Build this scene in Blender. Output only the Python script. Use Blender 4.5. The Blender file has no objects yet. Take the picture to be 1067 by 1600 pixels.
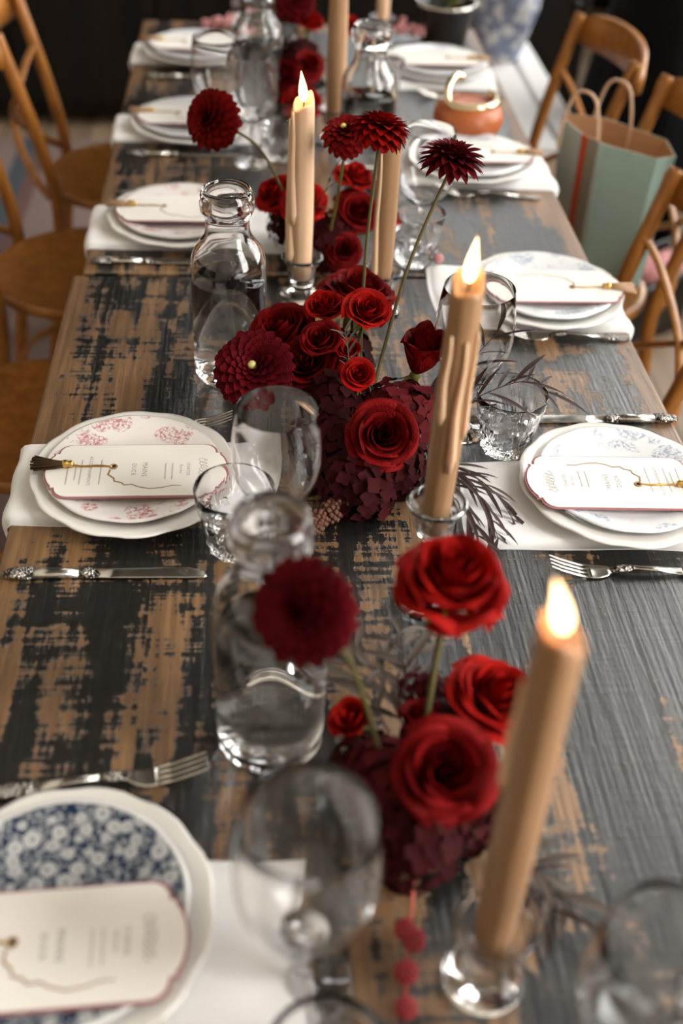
import bpy, math, random
from mathutils import Vector, Matrix, Euler
random.seed(7)
S = bpy.context.scene
COL = S.collection
PI = math.pi
TZ = 0.76                      # table-top height

# ------------------------------------------------------------------ camera, world, lights, exposure
cd = bpy.data.cameras.new('camera'); cam = bpy.data.objects.new('camera', cd); COL.objects.link(cam)
fpx = 1740.75
Yc = Vector((390 - 533.5, 658 + 800, -fpx)).normalized()
Zc = -Vector((415 - 533.5, 800 - 2890, -fpx)).normalized()
Xc = Yc.cross(Zc).normalized(); Zc = Xc.cross(Yc).normalized()
cam.matrix_world = Matrix((Xc, Yc, Zc)).to_4x4()
cam.location = (0, 0, TZ + 0.93)
cd.sensor_fit = 'VERTICAL'; cd.sensor_height = 36; cd.sensor_width = 24; cd.lens = fpx * 36 / 1600
cd.clip_start = 0.02
cd.dof.use_dof = True; cd.dof.focus_distance = 1.49; cd.dof.aperture_fstop = 2.0; cd.dof.aperture_blades = 0
S.camera = cam

w = bpy.data.worlds.new('sky'); S.world = w; w.use_nodes = True
w.node_tree.nodes['Background'].inputs[0].default_value = (0.80, 0.90, 1.0, 1)
w.node_tree.nodes['Background'].inputs[1].default_value = 1.0

WINDOWS = [(-.9, .5), (1.9, 3.3), (3.6, 5.0)]   # tall loft windows along the right wall; the nearest is added for fill light
WALLX = 2.05; WZ0, WZ1 = 0.80, 4.20
def area(name, loc, rot, sx, sy, power, col):
    l = bpy.data.lights.new(name, 'AREA'); l.shape = 'RECTANGLE'; l.size = sx; l.size_y = sy
    l.energy = power; l.color = col
    o = bpy.data.objects.new(name, l); COL.objects.link(o); o.location = loc; o.rotation_euler = rot
    return o
for i, (a, b) in enumerate(WINDOWS):      # daylight standing just outside each window of the right wall
    area('window_daylight', (WALLX + 0.32, (a + b) / 2, (WZ0 + WZ1) / 2), (0, PI / 2, 0), WZ1 - WZ0, b - a, (250, 115, 165)[i], (1.0, 0.975, 0.93))
FARY = 6.2; FWX = (.50, 1.90)                 # one more tall window in the far wall, right of the table
area('window_daylight', (sum(FWX) / 2, FARY + .32, (WZ0 + WZ1) / 2 + .2), (-PI / 2, 0, 0), FWX[1] - FWX[0], WZ1 - WZ0 - .4, 25, (1.0, 0.98, 0.94))

vs = S.view_settings
vs.view_transform = 'Standard'; vs.look = 'None'; vs.gamma = 1.0; vs.use_curve_mapping = False
vs.exposure = 0.42
cy = S.cycles
cy.use_denoising = True
cy.max_bounces = 16; cy.transmission_bounces = 14; cy.glossy_bounces = 6; cy.diffuse_bounces = 4; cy.transparent_max_bounces = 16
cy.blur_glossy = 0.6; cy.sample_clamp_indirect = 6.0

# ------------------------------------------------------------------ mesh helpers
def mk(name, vf, mat, smooth=True):
    v, f = vf
    me = bpy.data.meshes.new(name); me.from_pydata([tuple(p) for p in v], [], f); me.update()
    if smooth: me.polygons.foreach_set('use_smooth', [True] * len(me.polygons))
    if mat is not None: me.materials.append(mat)
    return me
def ob(name, me, parent=None, loc=(0, 0, 0), rot=(0, 0, 0), scale=(1, 1, 1)):
    o = bpy.data.objects.new(name, me); COL.objects.link(o)
    o.parent = parent; o.location = loc; o.rotation_euler = rot
    o.scale = scale if not isinstance(scale, (int, float)) else (scale,) * 3
    return o
def part(name, vf, mat, parent, smooth=True, **k): return ob(name, mk(name, vf, mat, smooth), parent, **k)
def tag(o, label, cat, group=None):
    o['label'] = label; o['category'] = cat
    if group: o['group'] = group
    return o
def thing(name, label, cat, loc=(0, 0, 0), rot=(0, 0, 0), group=None, scale=1):
    o = bpy.data.objects.new(name, None); COL.objects.link(o); o.empty_display_size = 0.03
    o.location = loc; o.rotation_euler = rot; o.scale = (scale,) * 3
    return tag(o, label, cat, group)
def struct(o): o['kind'] = 'structure'; return o
def join(*vfs):
    V, F = [], []
    for v, f in vfs:
        n = len(V); V += [tuple(p) for p in v]; F += [tuple(i + n for i in q) for q in f]
    return V, F
def xf(vf, M): return [tuple(M @ Vector(p)) for p in vf[0]], vf[1]
def box(x0, x1, y0, y1, z0, z1, b=0.0):
    """box, with chamfered edges when b > 0"""
    if b <= 0:
        v = [(x, y, z) for x in (x0, x1) for y in (y0, y1) for z in (z0, z1)]
        return v, [(0, 1, 3, 2), (4, 6, 7, 5), (0, 4, 5, 1), (2, 3, 7, 6), (0, 2, 6, 4), (1, 5, 7, 3)]
    def ring(e, z):
        a, c, d, g = x0 + e, x1 - e, y0 + e, y1 - e
        k = b
        return [(a + k, d, z), (c - k, d, z), (c, d + k, z), (c, g - k, z), (c - k, g, z), (a + k, g, z), (a, g - k, z), (a, d + k, z)]
    rs = [ring(b, z0), ring(0, z0 + b), ring(0, z1 - b), ring(b * .3, z1 - b * .3), ring(b, z1)]
    V = sum(rs, []); F = []
    for r in range(len(rs) - 1):
        for i in range(8):
            j = (i + 1) % 8; F.append((r * 8 + i, r * 8 + j, r * 8 + 8 + j, r * 8 + 8 + i))
    F.append(tuple(range(7, -1, -1))); F.append(tuple(range(len(V) - 8, len(V))))
    return V, F
def lathe(prof, n=32, mod=None):
    """revolve (r, z) points; r = 0 at either end closes it"""
    V, F, rows = [], [], []
    for k, (r, z) in enumerate(prof):
        if r <= 1e-7: rows.append([len(V)]); V.append((0, 0, z)); continue
        row = []
        for i in range(n):
            t = 2 * PI * i / n; rr, zz = (r, z) if mod is None else mod(r, z, t, k)
            row.append(len(V)); V.append((rr * math.cos(t), rr * math.sin(t), zz))
        rows.append(row)
    for a, b in zip(rows, rows[1:]):
        for i in range(n):
            j = (i + 1) % n
            if len(a) == 1 and len(b) == 1: continue
            if len(a) == 1: F.append((a[0], b[j], b[i]))
            elif len(b) == 1: F.append((a[i], a[j], b[0]))
            else: F.append((a[i], a[j], b[j], b[i]))
    return V, F
def tube(path, rad, n=8, flat=1.0, cap=True):
    P = [Vector(p) for p in path]; m = len(P)
    R = rad if isinstance(rad, (list, tuple)) else [rad] * m
    V, F = [], []; up = None
    for i, p in enumerate(P):
        t = (P[min(i + 1, m - 1)] - P[max(i - 1, 0)]).normalized()
        if up is None: up = Vector((0, 0, 1)) if abs(t.z) < .9 else Vector((0, 1, 0))
        s = t.cross(up).normalized(); up = s.cross(t).normalized()
        for k in range(n):
            a = 2 * PI * k / n; V.append(p + s * (math.cos(a) * R[i]) + up * (math.sin(a) * R[i] * flat))
    for i in range(m - 1):
        for k in range(n):
            j = (k + 1) % n; F.append((i * n + k, i * n + j, (i + 1) * n + j, (i + 1) * n + k))
    if cap: F.append(tuple(range(n - 1, -1, -1))); F.append(tuple(range((m - 1) * n, m * n)))
    return V, F
def spline(pts, n=24):
    P = [Vector(p) for p in pts]; out = []; m = len(P) - 1
    for k in range(n + 1):
        u = k / n * m; i = min(int(u), m - 1); t = u - i
        p0, p1, p2, p3 = P[max(i - 1, 0)], P[i], P[i + 1], P[min(i + 2, m)]
        out.append(.5 * ((2 * p1) + (p2 - p0) * t + (2 * p0 - 5 * p1 + 4 * p2 - p3) * t * t + (3 * p1 - p0 - 3 * p2 + p3) * t ** 3))
    return out
def loft(st, n=12):
    """stations (x, z, half width, half thickness[, y]) along +X"""
    V, F = [], []
    for s in st:
        x, z, a, b = s[:4]; y = s[4] if len(s) > 4 else 0
        for k in range(n):
            t = 2 * PI * k / n; c, d = math.cos(t), math.sin(t)
            e = .7
            V.append((x, y + a * math.copysign(abs(c) ** e, c), z + b * math.copysign(abs(d) ** e, d)))
    m = len(st)
    for i in range(m - 1):
        for k in range(n):
            j = (k + 1) % n; F.append((i * n + k, i * n + j, (i + 1) * n + j, (i + 1) * n + k))
    F.append(tuple(range(n - 1, -1, -1))); F.append(tuple(range((m - 1) * n, m * n)))
    return V, F
def sphere(c, r, n=10, m=6, sz=1.0):
    pr = [(r * math.sin(PI * k / m) if 0 < k < m else 0, -r * sz * math.cos(PI * k / m)) for k in range(m + 1)]
    return xf(lathe(pr, n), Matrix.Translation(Vector(c)))
def poly_prism(pts, z0, z1):
    n = len(pts)
    V = [(x, y, z0) for x, y in pts] + [(x, y, z1) for x, y in pts]
    F = [tuple(range(n - 1, -1, -1)), tuple(range(n, 2 * n))]
    F += [(i, (i + 1) % n, n + (i + 1) % n, n + i) for i in range(n)]
    return V, F
def look_rot(d, roll=0.0):
    """matrix whose Z points along d"""
    return Vector(d).normalized().to_track_quat('Z', 'Y').to_matrix() @ Matrix.Rotation(roll, 3, 'Z')

# ------------------------------------------------------------------ materials
def mat(name, color=(.8, .8, .8), rough=.5, metal=0.0, **kw):
    m = bpy.data.materials.new(name); m.use_nodes = True
    b = m.node_tree.nodes['Principled BSDF']
    b.inputs['Base Color'].default_value = (*color, 1); b.inputs['Roughness'].default_value = rough; b.inputs['Metallic'].default_value = metal
    for k, v in kw.items():
        b.inputs[k.replace('_', ' ')].default_value = v
    return m
class NT:
    def __init__(s, m): s.t = m.node_tree; s.b = s.t.nodes['Principled BSDF']
    def n(s, typ, props=None, **inp):
        x = s.t.nodes.new(typ)
        for k, v in (props or {}).items(): setattr(x, k, v)
        for k, v in inp.items():
            k = int(k[1:]) if k[0] == '_' and k[1:].isdigit() else k.replace('_', ' ')
            s.set(x.inputs[k], v)
        return x
    def set(s, sock, v):
        if hasattr(v, 'links') or isinstance(v, bpy.types.NodeSocket): s.t.links.new(v, sock)
        else: sock.default_value = v
    def pos(s, scale=(1, 1, 1), kind='Position'):
        if kind == 'Position': o = s.n('ShaderNodeNewGeometry').outputs['Position']
        else: o = s.n('ShaderNodeTexCoord').outputs[kind]
        return s.n('ShaderNodeMapping', Vector=o, Scale=scale).outputs[0]
    def noise(s, vec, scale=1, detail=4, rough=.5, dist=0.0): return s.n('ShaderNodeTexNoise', Vector=vec, Scale=scale, Detail=detail, Roughness=rough, Distortion=dist).outputs[0]
    def math(s, op, a, b=0.0, c=0.0): return s.n('ShaderNodeMath', {'operation': op}, _0=a, _1=b, _2=c).outputs[0]
    def ramp(s, fac, stops):
        r = s.n('ShaderNodeValToRGB', Fac=fac); e = r.color_ramp.elements
        while len(e) < len(stops): e.new(.5)
        for x, (p, c) in zip(e, stops): x.position = p; x.color = (*c, 1) if len(c) == 3 else c
        return r.outputs[0]
    def step(s, fac, a, b): return s.n('ShaderNodeMapRange', {'interpolation_type': 'SMOOTHSTEP'}, Value=fac, From_Min=a, From_Max=b).outputs[0]
    def mix(s, fac, a, b):
        x = s.n('ShaderNodeMix', {'data_type': 'RGBA'}); s.set(x.inputs[0], fac)
        s.set(x.inputs[6], a if not isinstance(a, tuple) else (*a, 1)); s.set(x.inputs[7], b if not isinstance(b, tuple) else (*b, 1))
        return x.outputs[2]
    def bump(s, h, strength=.3, dist=.002):
        s.t.links.new(s.n('ShaderNodeBump', Strength=strength, Distance=dist, Height=h).outputs[0], s.b.inputs['Normal'])
    def color(s, c): s.set(s.b.inputs['Base Color'], c)
    def rough(s, c): s.set(s.b.inputs['Roughness'], c)

def wood_table():
    m = mat('distressed_wood', rough=.45, Specular_IOR_Level=1.0); t = NT(m)
    p = t.pos()
    off = t.n('ShaderNodeObjectInfo').outputs['Random']
    ofv = t.n('ShaderNodeCombineXYZ', X=t.math('MULTIPLY', off, .05), Y=t.math('MULTIPLY', off, .4)).outputs[0]
    p = t.n('ShaderNodeVectorMath', {'operation': 'ADD'}, _0=p, _1=ofv).outputs[0]
    def sc(x, y, z=1): return t.n('ShaderNodeMapping', Vector=p, Scale=(x, y, z)).outputs[0]
    blotch = t.noise(sc(9, 3.6), 1, 6, .62, .3)
    fine = t.noise(sc(85, 22), 1, 5, .75)
    length = t.noise(sc(46, 1.5), 1, 4, .6)
    cross = t.noise(sc(5, 95), 1, 4, .65)
    grain = t.noise(sc(150, 5), 1, 5, .65)
    v = t.math('MULTIPLY_ADD', fine, .46, t.math('MULTIPLY', blotch, .85))
    v = t.math('MULTIPLY_ADD', length, .55, v)
    v = t.math('MULTIPLY_ADD', cross, .42, v)
    # bare wood along the worn long edges
    wx = t.n('ShaderNodeSeparateXYZ', Vector=t.n('ShaderNodeNewGeometry').outputs['Position']).outputs[0]
    edge = t.step(t.math('ABSOLUTE', t.math('SUBTRACT', wx, .152)), .405, .462)
    v = t.math('MULTIPLY_ADD', edge, .30, v)
    wy = t.n('ShaderNodeSeparateXYZ', Vector=t.n('ShaderNodeNewGeometry').outputs['Position']).outputs[1]
    worn = t.math('MULTIPLY', t.step(wx, .16, .36), t.math('SUBTRACT', 1.0, t.step(wy, 1.05, 1.45)))     # darker, less bare wood towards the near right corner
    v = t.math('MULTIPLY_ADD', worn, -.085, v)
    scr = t.noise(sc(7, 240), 1, 3, .6)                                                                     # fine saw marks across the boards
    v = t.math('MULTIPLY_ADD', t.math('SUBTRACT', scr, .5), .16, v)
    bare = t.step(v, 1.165, 1.215)
    tan = t.ramp(t.math('MULTIPLY_ADD', grain, .6, t.math('MULTIPLY', blotch, .4)), [(.30, (.060, .027, .009)), (.52, (.165, .083, .030)), (.72, (.31, .172, .072))])
    dark = t.ramp(grain, [(.35, (.002, .002, .0016)), (.7, (.010, .0085, .0062))])
    t.color(t.mix(bare, dark, tan))
    t.rough(t.n('ShaderNodeMapRange', Value=bare, To_Min=.34, To_Max=.46).outputs[0])
    hgt = t.math('MULTIPLY_ADD', grain, .5, t.math('MULTIPLY_ADD', cross, .25, t.math('MULTIPLY_ADD', length, .8, t.math('MULTIPLY_ADD', fine, .35, t.math('MULTIPLY', bare, -.35)))))
    t.bump(t.math('MULTIPLY_ADD', scr, .07, hgt), .75, .0026)
    return m
def fabric(name, col, rough=.9, scale=900):
    m = mat(name, col, rough); t = NT(m)
    p = t.pos(kind='Object'); t.bump(t.noise(p, scale, 2, .5), .12, .0006)
    m.node_tree.nodes['Principled BSDF'].inputs['Sheen Weight'].default_value = .25
    return m
def silver(name, orn=False):
    m = mat(name, (.62, .59, .54), .2, 1.0); t = NT(m); p = t.pos(kind='Object')
    if orn:
        v = t.n('ShaderNodeTexVoronoi', Vector=p, Scale=330).outputs['Distance']
        t.bump(v, 1.0, .0022); t.color(t.ramp(v, [(.0, (.80, .76, .70)), (.75, (.06, .05, .04))]))
    else:
        t.rough(t.ramp(t.noise(p, 40, 3), [(.3, (.12,) * 3), (.7, (.30,) * 3)]))
    return m
def petal_mat(name, dark, light, rough=.7):
    m = mat(name, light, rough); t = NT(m)
    p = t.pos(kind='Object')
    nz = t.noise(t.n('ShaderNodeMapping', Vector=p, Scale=(3, 3, .8)).outputs[0], 3, 4, .6)
    rnd = t.n('ShaderNodeObjectInfo').outputs['Random']
    t.color(t.mix(t.math('MULTIPLY_ADD', rnd, .5, t.math('MULTIPLY', nz, .6)), dark, light))
    t.bump(t.noise(t.n('ShaderNodeMapping', Vector=p, Scale=(26, 26, 3)).outputs[0], 1, 2), .25, .02)
    t.b.inputs['Specular IOR Level'].default_value = .08
    return m
def flower_print(name, ground, ink, scale, size, petals, rim0, vine=.0, cover=0.5, jit=.9):
    """transfer print: flower heads scattered in cells plus leafy lines, on a glazed plate (object coordinates, metres)"""
    m = mat(name, ground, .12); t = NT(m)
    t.b.inputs['Coat Weight'].default_value = .3
    p = t.pos(kind='Object')
    sx = t.n('ShaderNodeSeparateXYZ', Vector=p)
    flat = t.n('ShaderNodeCombineXYZ', X=sx.outputs[0], Y=sx.outputs[1]).outputs[0]
    rad = t.n('ShaderNodeVectorMath', {'operation': 'LENGTH'}, _0=flat).outputs['Value']
    vo = t.n('ShaderNodeTexVoronoi', {'voronoi_dimensions': '2D'}, Vector=flat, Scale=scale, Randomness=jit)
    d = t.n('ShaderNodeVectorMath', {'operation': 'SUBTRACT'}, _0=t.n('ShaderNodeVectorMath', {'operation': 'SCALE'}, _0=flat, Scale=scale).outputs[0], _1=vo.outputs['Position']).outputs[0]
    ds = t.n('ShaderNodeSeparateXYZ', Vector=d)
    ang = t.math('ARCTAN2', ds.outputs[1], ds.outputs[0])
    cr = t.n('ShaderNodeSeparateColor', Color=vo.outputs['Color'])
    lobes = t.math('MULTIPLY_ADD', t.math('ABSOLUTE', t.math('COSINE', t.math('MULTIPLY_ADD', ang, petals / 2, t.math('MULTIPLY', cr.outputs[1], 6.0)))), .45, .55)
    rr = t.math('DIVIDE', vo.outputs['Distance'], t.math('MULTIPLY', lobes, t.math('MULTIPLY_ADD', cr.outputs[2], size * .6, size * .6)))
    head = t.math('SUBTRACT', 1.0, t.step(rr, .8, 1.0))
    heart = t.math('SUBTRACT', 1.0, t.step(rr, .18, .3))
    rings = t.math('MULTIPLY_ADD', t.math('SINE', t.math('MULTIPLY', rr, 17.0)), .5, .5)
    on = t.step(cr.outputs[0], 1 - cover - .01, 1 - cover + .01)
    lines = t.math('SUBTRACT', 1.0, t.step(t.math('ABSOLUTE', t.math('SUBTRACT', t.noise(flat, scale * 1.5, 3, .6, 1.0), .5)), .008, .028))
    return m, t, rad, head, heart, rings, on, lines
def plate_toile(name, ground, ink, scale=23, size=.50, cover=.85, strength=.75):
    m, t, rad, head, heart, rings, on, lines = flower_print(name, ground, ink, scale, size, 5, .0, cover=cover)
    f = t.math('MULTIPLY', t.math('MULTIPLY', head, on), t.step(t.noise(t.pos(kind='Object'), 210, 3, .65, .6), .40, .62))
    patch = t.step(t.noise(t.pos(kind='Object'), 26, 2), .52, .60)
    f = t.math('MAXIMUM', f, t.math('MULTIPLY', t.math('MULTIPLY', lines, patch), .7))
    rimband = t.math('MULTIPLY', t.step(rad, .070, .078), t.math('SUBTRACT', 1.0, t.step(rad, .109, .112)))
    f = t.math('MULTIPLY', t.math('MULTIPLY', f, rimband), strength)
    t.color(t.mix(f, ground, ink)); return m
def plate_blue(name):
    ground, ink = (.011, .028, .068), (.62, .63, .62)
    m, t, rad, head, heart, rings, on, lines = flower_print(name, ground, ink, 58, .52, 7, 0, cover=.78, jit=.75)
    f = t.math('MULTIPLY', t.math('MULTIPLY', head, on), t.math('MULTIPLY_ADD', rings, .45, .5))
    f = t.math('MULTIPLY', f, t.math('SUBTRACT', 1.0, t.math('MULTIPLY', heart, .7)))
    f = t.math('MAXIMUM', f, t.math('MULTIPLY', lines, .6))
    dots = t.n('ShaderNodeTexVoronoi', {'voronoi_dimensions': '2D'}, Vector=t.pos(kind='Object'), Scale=150).outputs['Distance']
    f = t.math('MAXIMUM', f, t.math('MULTIPLY', t.math('SUBTRACT', 1.0, t.step(dots, .22, .32)), .45))
    t.color(t.mix(t.step(rad, .1085, .111), t.mix(f, ground, ink), (.72, .72, .71))); return m

M = {}
M['table'] = wood_table()
M['chair'] = mat('honey_bentwood', (.36, .145, .028), .32); _t = NT(M['chair'])
_t.color(_t.ramp(_t.noise(_t.pos((40, 40, 6), 'Object'), 1, 4, .6), [(.3, (.22, .075, .011)), (.7, (.40, .165, .032))]))
M['glass'] = mat('clear_glass', (1, 1, 1), 0.0, Transmission_Weight=1.0, IOR=1.47)
M['water'] = mat('water', (1, 1, 1), 0.0, Transmission_Weight=1.0, IOR=1.33)
M['wax'] = mat('beige_wax', (.28, .155, .075), .42, Subsurface_Weight=.45, Subsurface_Radius=(.03, .012, .005), Subsurface_Scale=.4)
M['waxpale'] = mat('pale_wax', (.62, .42, .27), .42, Subsurface_Weight=.45, Subsurface_Radius=(.03, .014, .006), Subsurface_Scale=.4)
M['wick'] = mat('wick', (.02, .015, .01), .9)
M['flame'] = bpy.data.materials.new('flame'); M['flame'].use_nodes = True
_n = M['flame'].node_tree; _n.nodes.clear(); _e = _n.nodes.new('ShaderNodeEmission'); _o = _n.nodes.new('ShaderNodeOutputMaterial')
_e.inputs[0].default_value = (1, .62, .30, 1); _e.inputs[1].default_value = 6; _n.links.new(_e.outputs[0], _o.inputs[0])
M['porcelain'] = mat('cream_porcelain', (.74, .72, .68), .12, Coat_Weight=.3)
M['pink'] = plate_toile('pink_toile', (.76, .72, .70), (.42, .035, .055))
M['paleblue'] = plate_toile('pale_blue_floral', (.74, .75, .76), (.10, .17, .34), 16, .52, .85, .6)
M['blue'] = plate_blue('blue_calico')
M['napkin'] = fabric('white_linen', (.76, .75, .74))
M['card'] = mat('cream_card', (.78, .745, .70), .8)
M['mauve'] = mat('mauve_card', (.33, .13, .14), .75)
M['ink'] = mat('grey_ink', (.27, .25, .23), .8)
M['gold'] = mat('gold', (.62, .40, .13), .3, 1.0)
M['cut'] = mat('brown_eyelet_cut_shadow', (.32, .19, .08), .6)
M['tassel'] = mat('bronze_thread', (.050, .026, .010), .6, Specular_IOR_Level=.2); 
M['tan_tassel'] = mat('tan_thread', (.42, .26, .15), .5)
M['silver'] = silver('silver'); M['ornate'] = silver('ornate_silver', True)
M['red'] = petal_mat('bright_red_petal', (.11, .001, .001), (.37, .006, .003))
M['deep'] = petal_mat('deep_red_petal', (.050, .0006, .001), (.19, .003, .003))
M['wine'] = petal_mat('wine_petal', (.034, .0005, .002), (.115, .002, .006))
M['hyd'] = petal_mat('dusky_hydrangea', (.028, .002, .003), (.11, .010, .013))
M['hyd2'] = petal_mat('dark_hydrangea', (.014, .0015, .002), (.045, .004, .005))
M['bud'] = mat('yellow_green_bud', (.55, .50, .16), .5)
M['stem'] = mat('olive_stem', (.075, .060, .018), .6, Specular_IOR_Level=.2)
M['green'] = mat('green_stem', (.13, .13, .025), .6, Specular_IOR_Level=.2)
M['redstem'] = mat('red_stem', (.42, .07, .03), .5)
M['leaf'] = mat('dark_bronze_leaf', (.030, .014, .011), .6, Specular_IOR_Level=.25)
M['leafgrey'] = mat('grey_bronze_leaf', (.075, .058, .046), .65, Specular_IOR_Level=.2)
M['berry'] = mat('crimson_berry', (.30, .025, .03), .7)
M['brownberry'] = mat('brown_amaranth', (.10, .035, .018), .8)
M['bowl'] = mat('dark_ceramic', (.02, .018, .016), .4)
M['terracotta'] = mat('terracotta', (.40, .105, .028), .38)
M['terrapale'] = mat('terracotta_inside', (.46, .17, .09), .5)
M['brass'] = mat('pale_brass', (.80, .66, .42), .22, 1.0)
M['sage'] = mat('sage_paper', (.27, .38, .33), .5); M['sagelight'] = mat('pale_sage_paper', (.42, .53, .50), .5)
M['redpaper'] = mat('red_paper', (.50, .075, .025), .5); M['kraft'] = mat('kraft_paper', (.42, .23, .115), .8)
M['dull'] = mat('faded_brown_print', (.24, .21, .165), .6); M['rope'] = mat('paper_rope', (.55, .36, .24), .8); M['whitepaper'] = mat('white_paper', (.78, .74, .72), .7)
M['black'] = fabric('black_wool', (.004, .0045, .0055), .9, 500); M['black'].node_tree.nodes['Principled BSDF'].inputs['Sheen Weight'].default_value = 0; M['black'].node_tree.nodes['Principled BSDF'].inputs['Specular IOR Level'].default_value = .15
M['skin'] = mat('skin', (.55, .32, .24), .5, Subsurface_Weight=.1); M['hair'] = mat('brown_hair', (.05, .025, .012), .5)
M['leather'] = mat('black_leather', (.012, .011, .010), .35); M['pinkcloth'] = fabric('pink_scarf', (.58, .25, .25))
M['white_paint'] = mat('white_paint', (.74, .73, .72), .45)
M['bucket'] = mat('dark_metal', (.05, .05, .048), .35, .6)
# blue and white jar
M['jar'] = mat('blue_white_china', (.7, .7, .72), .12); _t = NT(M['jar'])
_p = _t.pos(kind='Object'); _v = _t.n('ShaderNodeTexVoronoi', Vector=_p, Scale=22).outputs['Distance']
_t.color(_t.mix(_t.step(_t.math('MULTIPLY_ADD', _t.noise(_p, 18, 3, .6), .9, _t.math('MULTIPLY', _v, .5)), .62, .72), (.66, .67, .70), (.22, .26, .38)))

# ------------------------------------------------------------------ the room
def floor_mat():
    m = mat('worn_floorboards', rough=.5); t = NT(m); p = t.pos()
    g = t.noise(t.n('ShaderNodeMapping', Vector=p, Scale=(14, 1.2, 1)).outputs[0], 1, 5, .6)
    br = t.n('ShaderNodeTexBrick', Vector=t.n('ShaderNodeMapping', Vector=p, Rotation=(0, 0, PI / 2)).outputs[0], Scale=1.0, Mortar_Size=.004)
    br.inputs['Brick Width'].default_value = 1.9; br.inputs['Row Height'].default_value = .16
    br.inputs['Color1'].default_value = (.9, .9, .9, 1); br.inputs['Color2'].default_value = (.7, .7, .7, 1); br.inputs['Mortar'].default_value = (.2, .2, .2, 1)
    c = t.ramp(g, [(.3, (.26, .17, .105)), (.7, (.46, .34, .23))])
    x = t.n('ShaderNodeMix', {'data_type': 'RGBA', 'blend_type': 'MULTIPLY'}); x.inputs[0].default_value = 1
    t.set(x.inputs[6], c); t.set(x.inputs[7], br.outputs['Color']); t.color(x.outputs[2]); t.bump(g, .2, .002)
    return m
def panel_mat(name, c1, c2):
    m = mat(name, rough=.75, Specular_IOR_Level=.15); t = NT(m)
    t.color(t.ramp(t.noise(t.pos((12, 12, 1.2)), 1, 4, .6), [(.3, c1), (.7, c2)])); return m
M['floor'] = floor_mat()
M['darkwall'] = panel_mat('dark_panelling', (.005, .004, .003), (.013, .009, .006))
M['brownwall'] = panel_mat('brown_plaster', (.30, .25, .19), (.36, .31, .25))
M['ceil'] = mat('darkened_ceiling', (.05, .042, .033), .9)
M['cream'] = panel_mat('cream_plaster', (.52, .47, .39), (.60, .55, .47))
X0, X1, Y0, Y1, ZC = -3.0, WALLX, -2.4, FARY, 4.5
struct(part('floor', box(X0, X1, Y0, Y1, -.1, 0), M['floor'], None, False))
struct(part('ceiling', box(X0, X1, Y0, 1.4, ZC, ZC + .1), M['cream'], None, False))  # unseen near half, made cream to bounce fill light
struct(part('added_dark_ceiling', box(X0, X1, 1.4, Y1, ZC - .02, ZC + .1), M['ceil'], None, False))       # unseen far half, added dark to keep reflections off the table
struct(part('wall_left', box(X0 - .15, X0, Y0, Y1, 0, ZC), M['cream'], None, False))
struct(part('trim_1', box(X0, X0 + .02, Y0, Y1 - .001, .0005, 1.15), M['darkwall'], None, False))
FZ0 = WZ0 + .4
struct(part('wall_far', join(box(X0 - .15, FWX[0], Y1, Y1 + .2, 0, ZC), box(FWX[1], X1 + .2, Y1, Y1 + .2, 0, ZC), box(FWX[0], FWX[1], Y1, Y1 + .2, 0, FZ0), box(FWX[0], FWX[1], Y1, Y1 + .2, WZ1, ZC)), M['darkwall'], None, False))
struct(part('wall_back', box(X0 - .15, X1 + .2, Y0 - .15, Y0, 0, ZC), M['cream'], None, False))
segs = [box(WALLX, WALLX + .2, Y0, Y1, 0, WZ0), box(WALLX, WALLX + .2, Y0, Y1, WZ1, ZC)]
ys = [Y0] + [q for ab in WINDOWS for q in ab] + [Y1]
for a, b in zip(ys[::2], ys[1::2]): segs.append(box(WALLX, WALLX + .2, a, b, WZ0, WZ1))
struct(part('wall_right', join(*segs), M['brownwall'], None, False))
pane_m = bpy.data.materials.new('window_pane'); pane_m.use_nodes = True
_n = pane_m.node_tree; _n.nodes.clear(); _o = _n.nodes.new('ShaderNodeOutputMaterial'); _x = _n.nodes.new('ShaderNodeMixShader')
_a = _n.nodes.new('ShaderNodeBsdfTransparent'); _g = _n.nodes.new('ShaderNodeBsdfGlossy'); _g.inputs['Roughness'].default_value = .02; _x.inputs[0].default_value = .07
_n.links.new(_a.outputs[0], _x.inputs[1]); _n.links.new(_g.outputs[0], _x.inputs[2]); _n.links.new(_x.outputs[0], _o.inputs[0])
for i, (a, b) in enumerate(WINDOWS):
    fr = [box(WALLX + .06, WALLX + .14, a, a + .05, WZ0, WZ1), box(WALLX + .06, WALLX + .14, b - .05, b, WZ0, WZ1),
          box(WALLX + .06, WALLX + .14, a, b, WZ0, WZ0 + .06), box(WALLX + .06, WALLX + .14, a, b, WZ1 - .06, WZ1)]
    o = struct(part('window_%d' % (i + 1), join(*fr), M['white_paint'], None, False))
    ny, nz = 3, 5
    for k in range(1, ny):
        y = a + (b - a) * k / ny; part('muntin', box(WALLX + .08, WALLX + .12, y - .016, y + .016, WZ0, WZ1), M['white_paint'], o, False)
    for k in range(1, nz):
        z = WZ0 + (WZ1 - WZ0) * k / nz; part('muntin', box(WALLX + .08, WALLX + .12, a, b, z - .016, z + .016), M['white_paint'], o, False)
    for k in range(ny):
        for q in range(nz):
            ya, yb = a + (b - a) * k / ny, a + (b - a) * (k + 1) / ny; za, zb = WZ0 + (WZ1 - WZ0) * q / nz, WZ0 + (WZ1 - WZ0) * (q + 1) / nz
            part('pane', box(WALLX + .098, WALLX + .102, ya, yb, za, zb), pane_m, o, False)
    part('sill', box(WALLX - .10, WALLX + .06, a - .05, b + .05, WZ0 - .04, WZ0), M['white_paint'], o, False)
a, b = FWX
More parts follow.
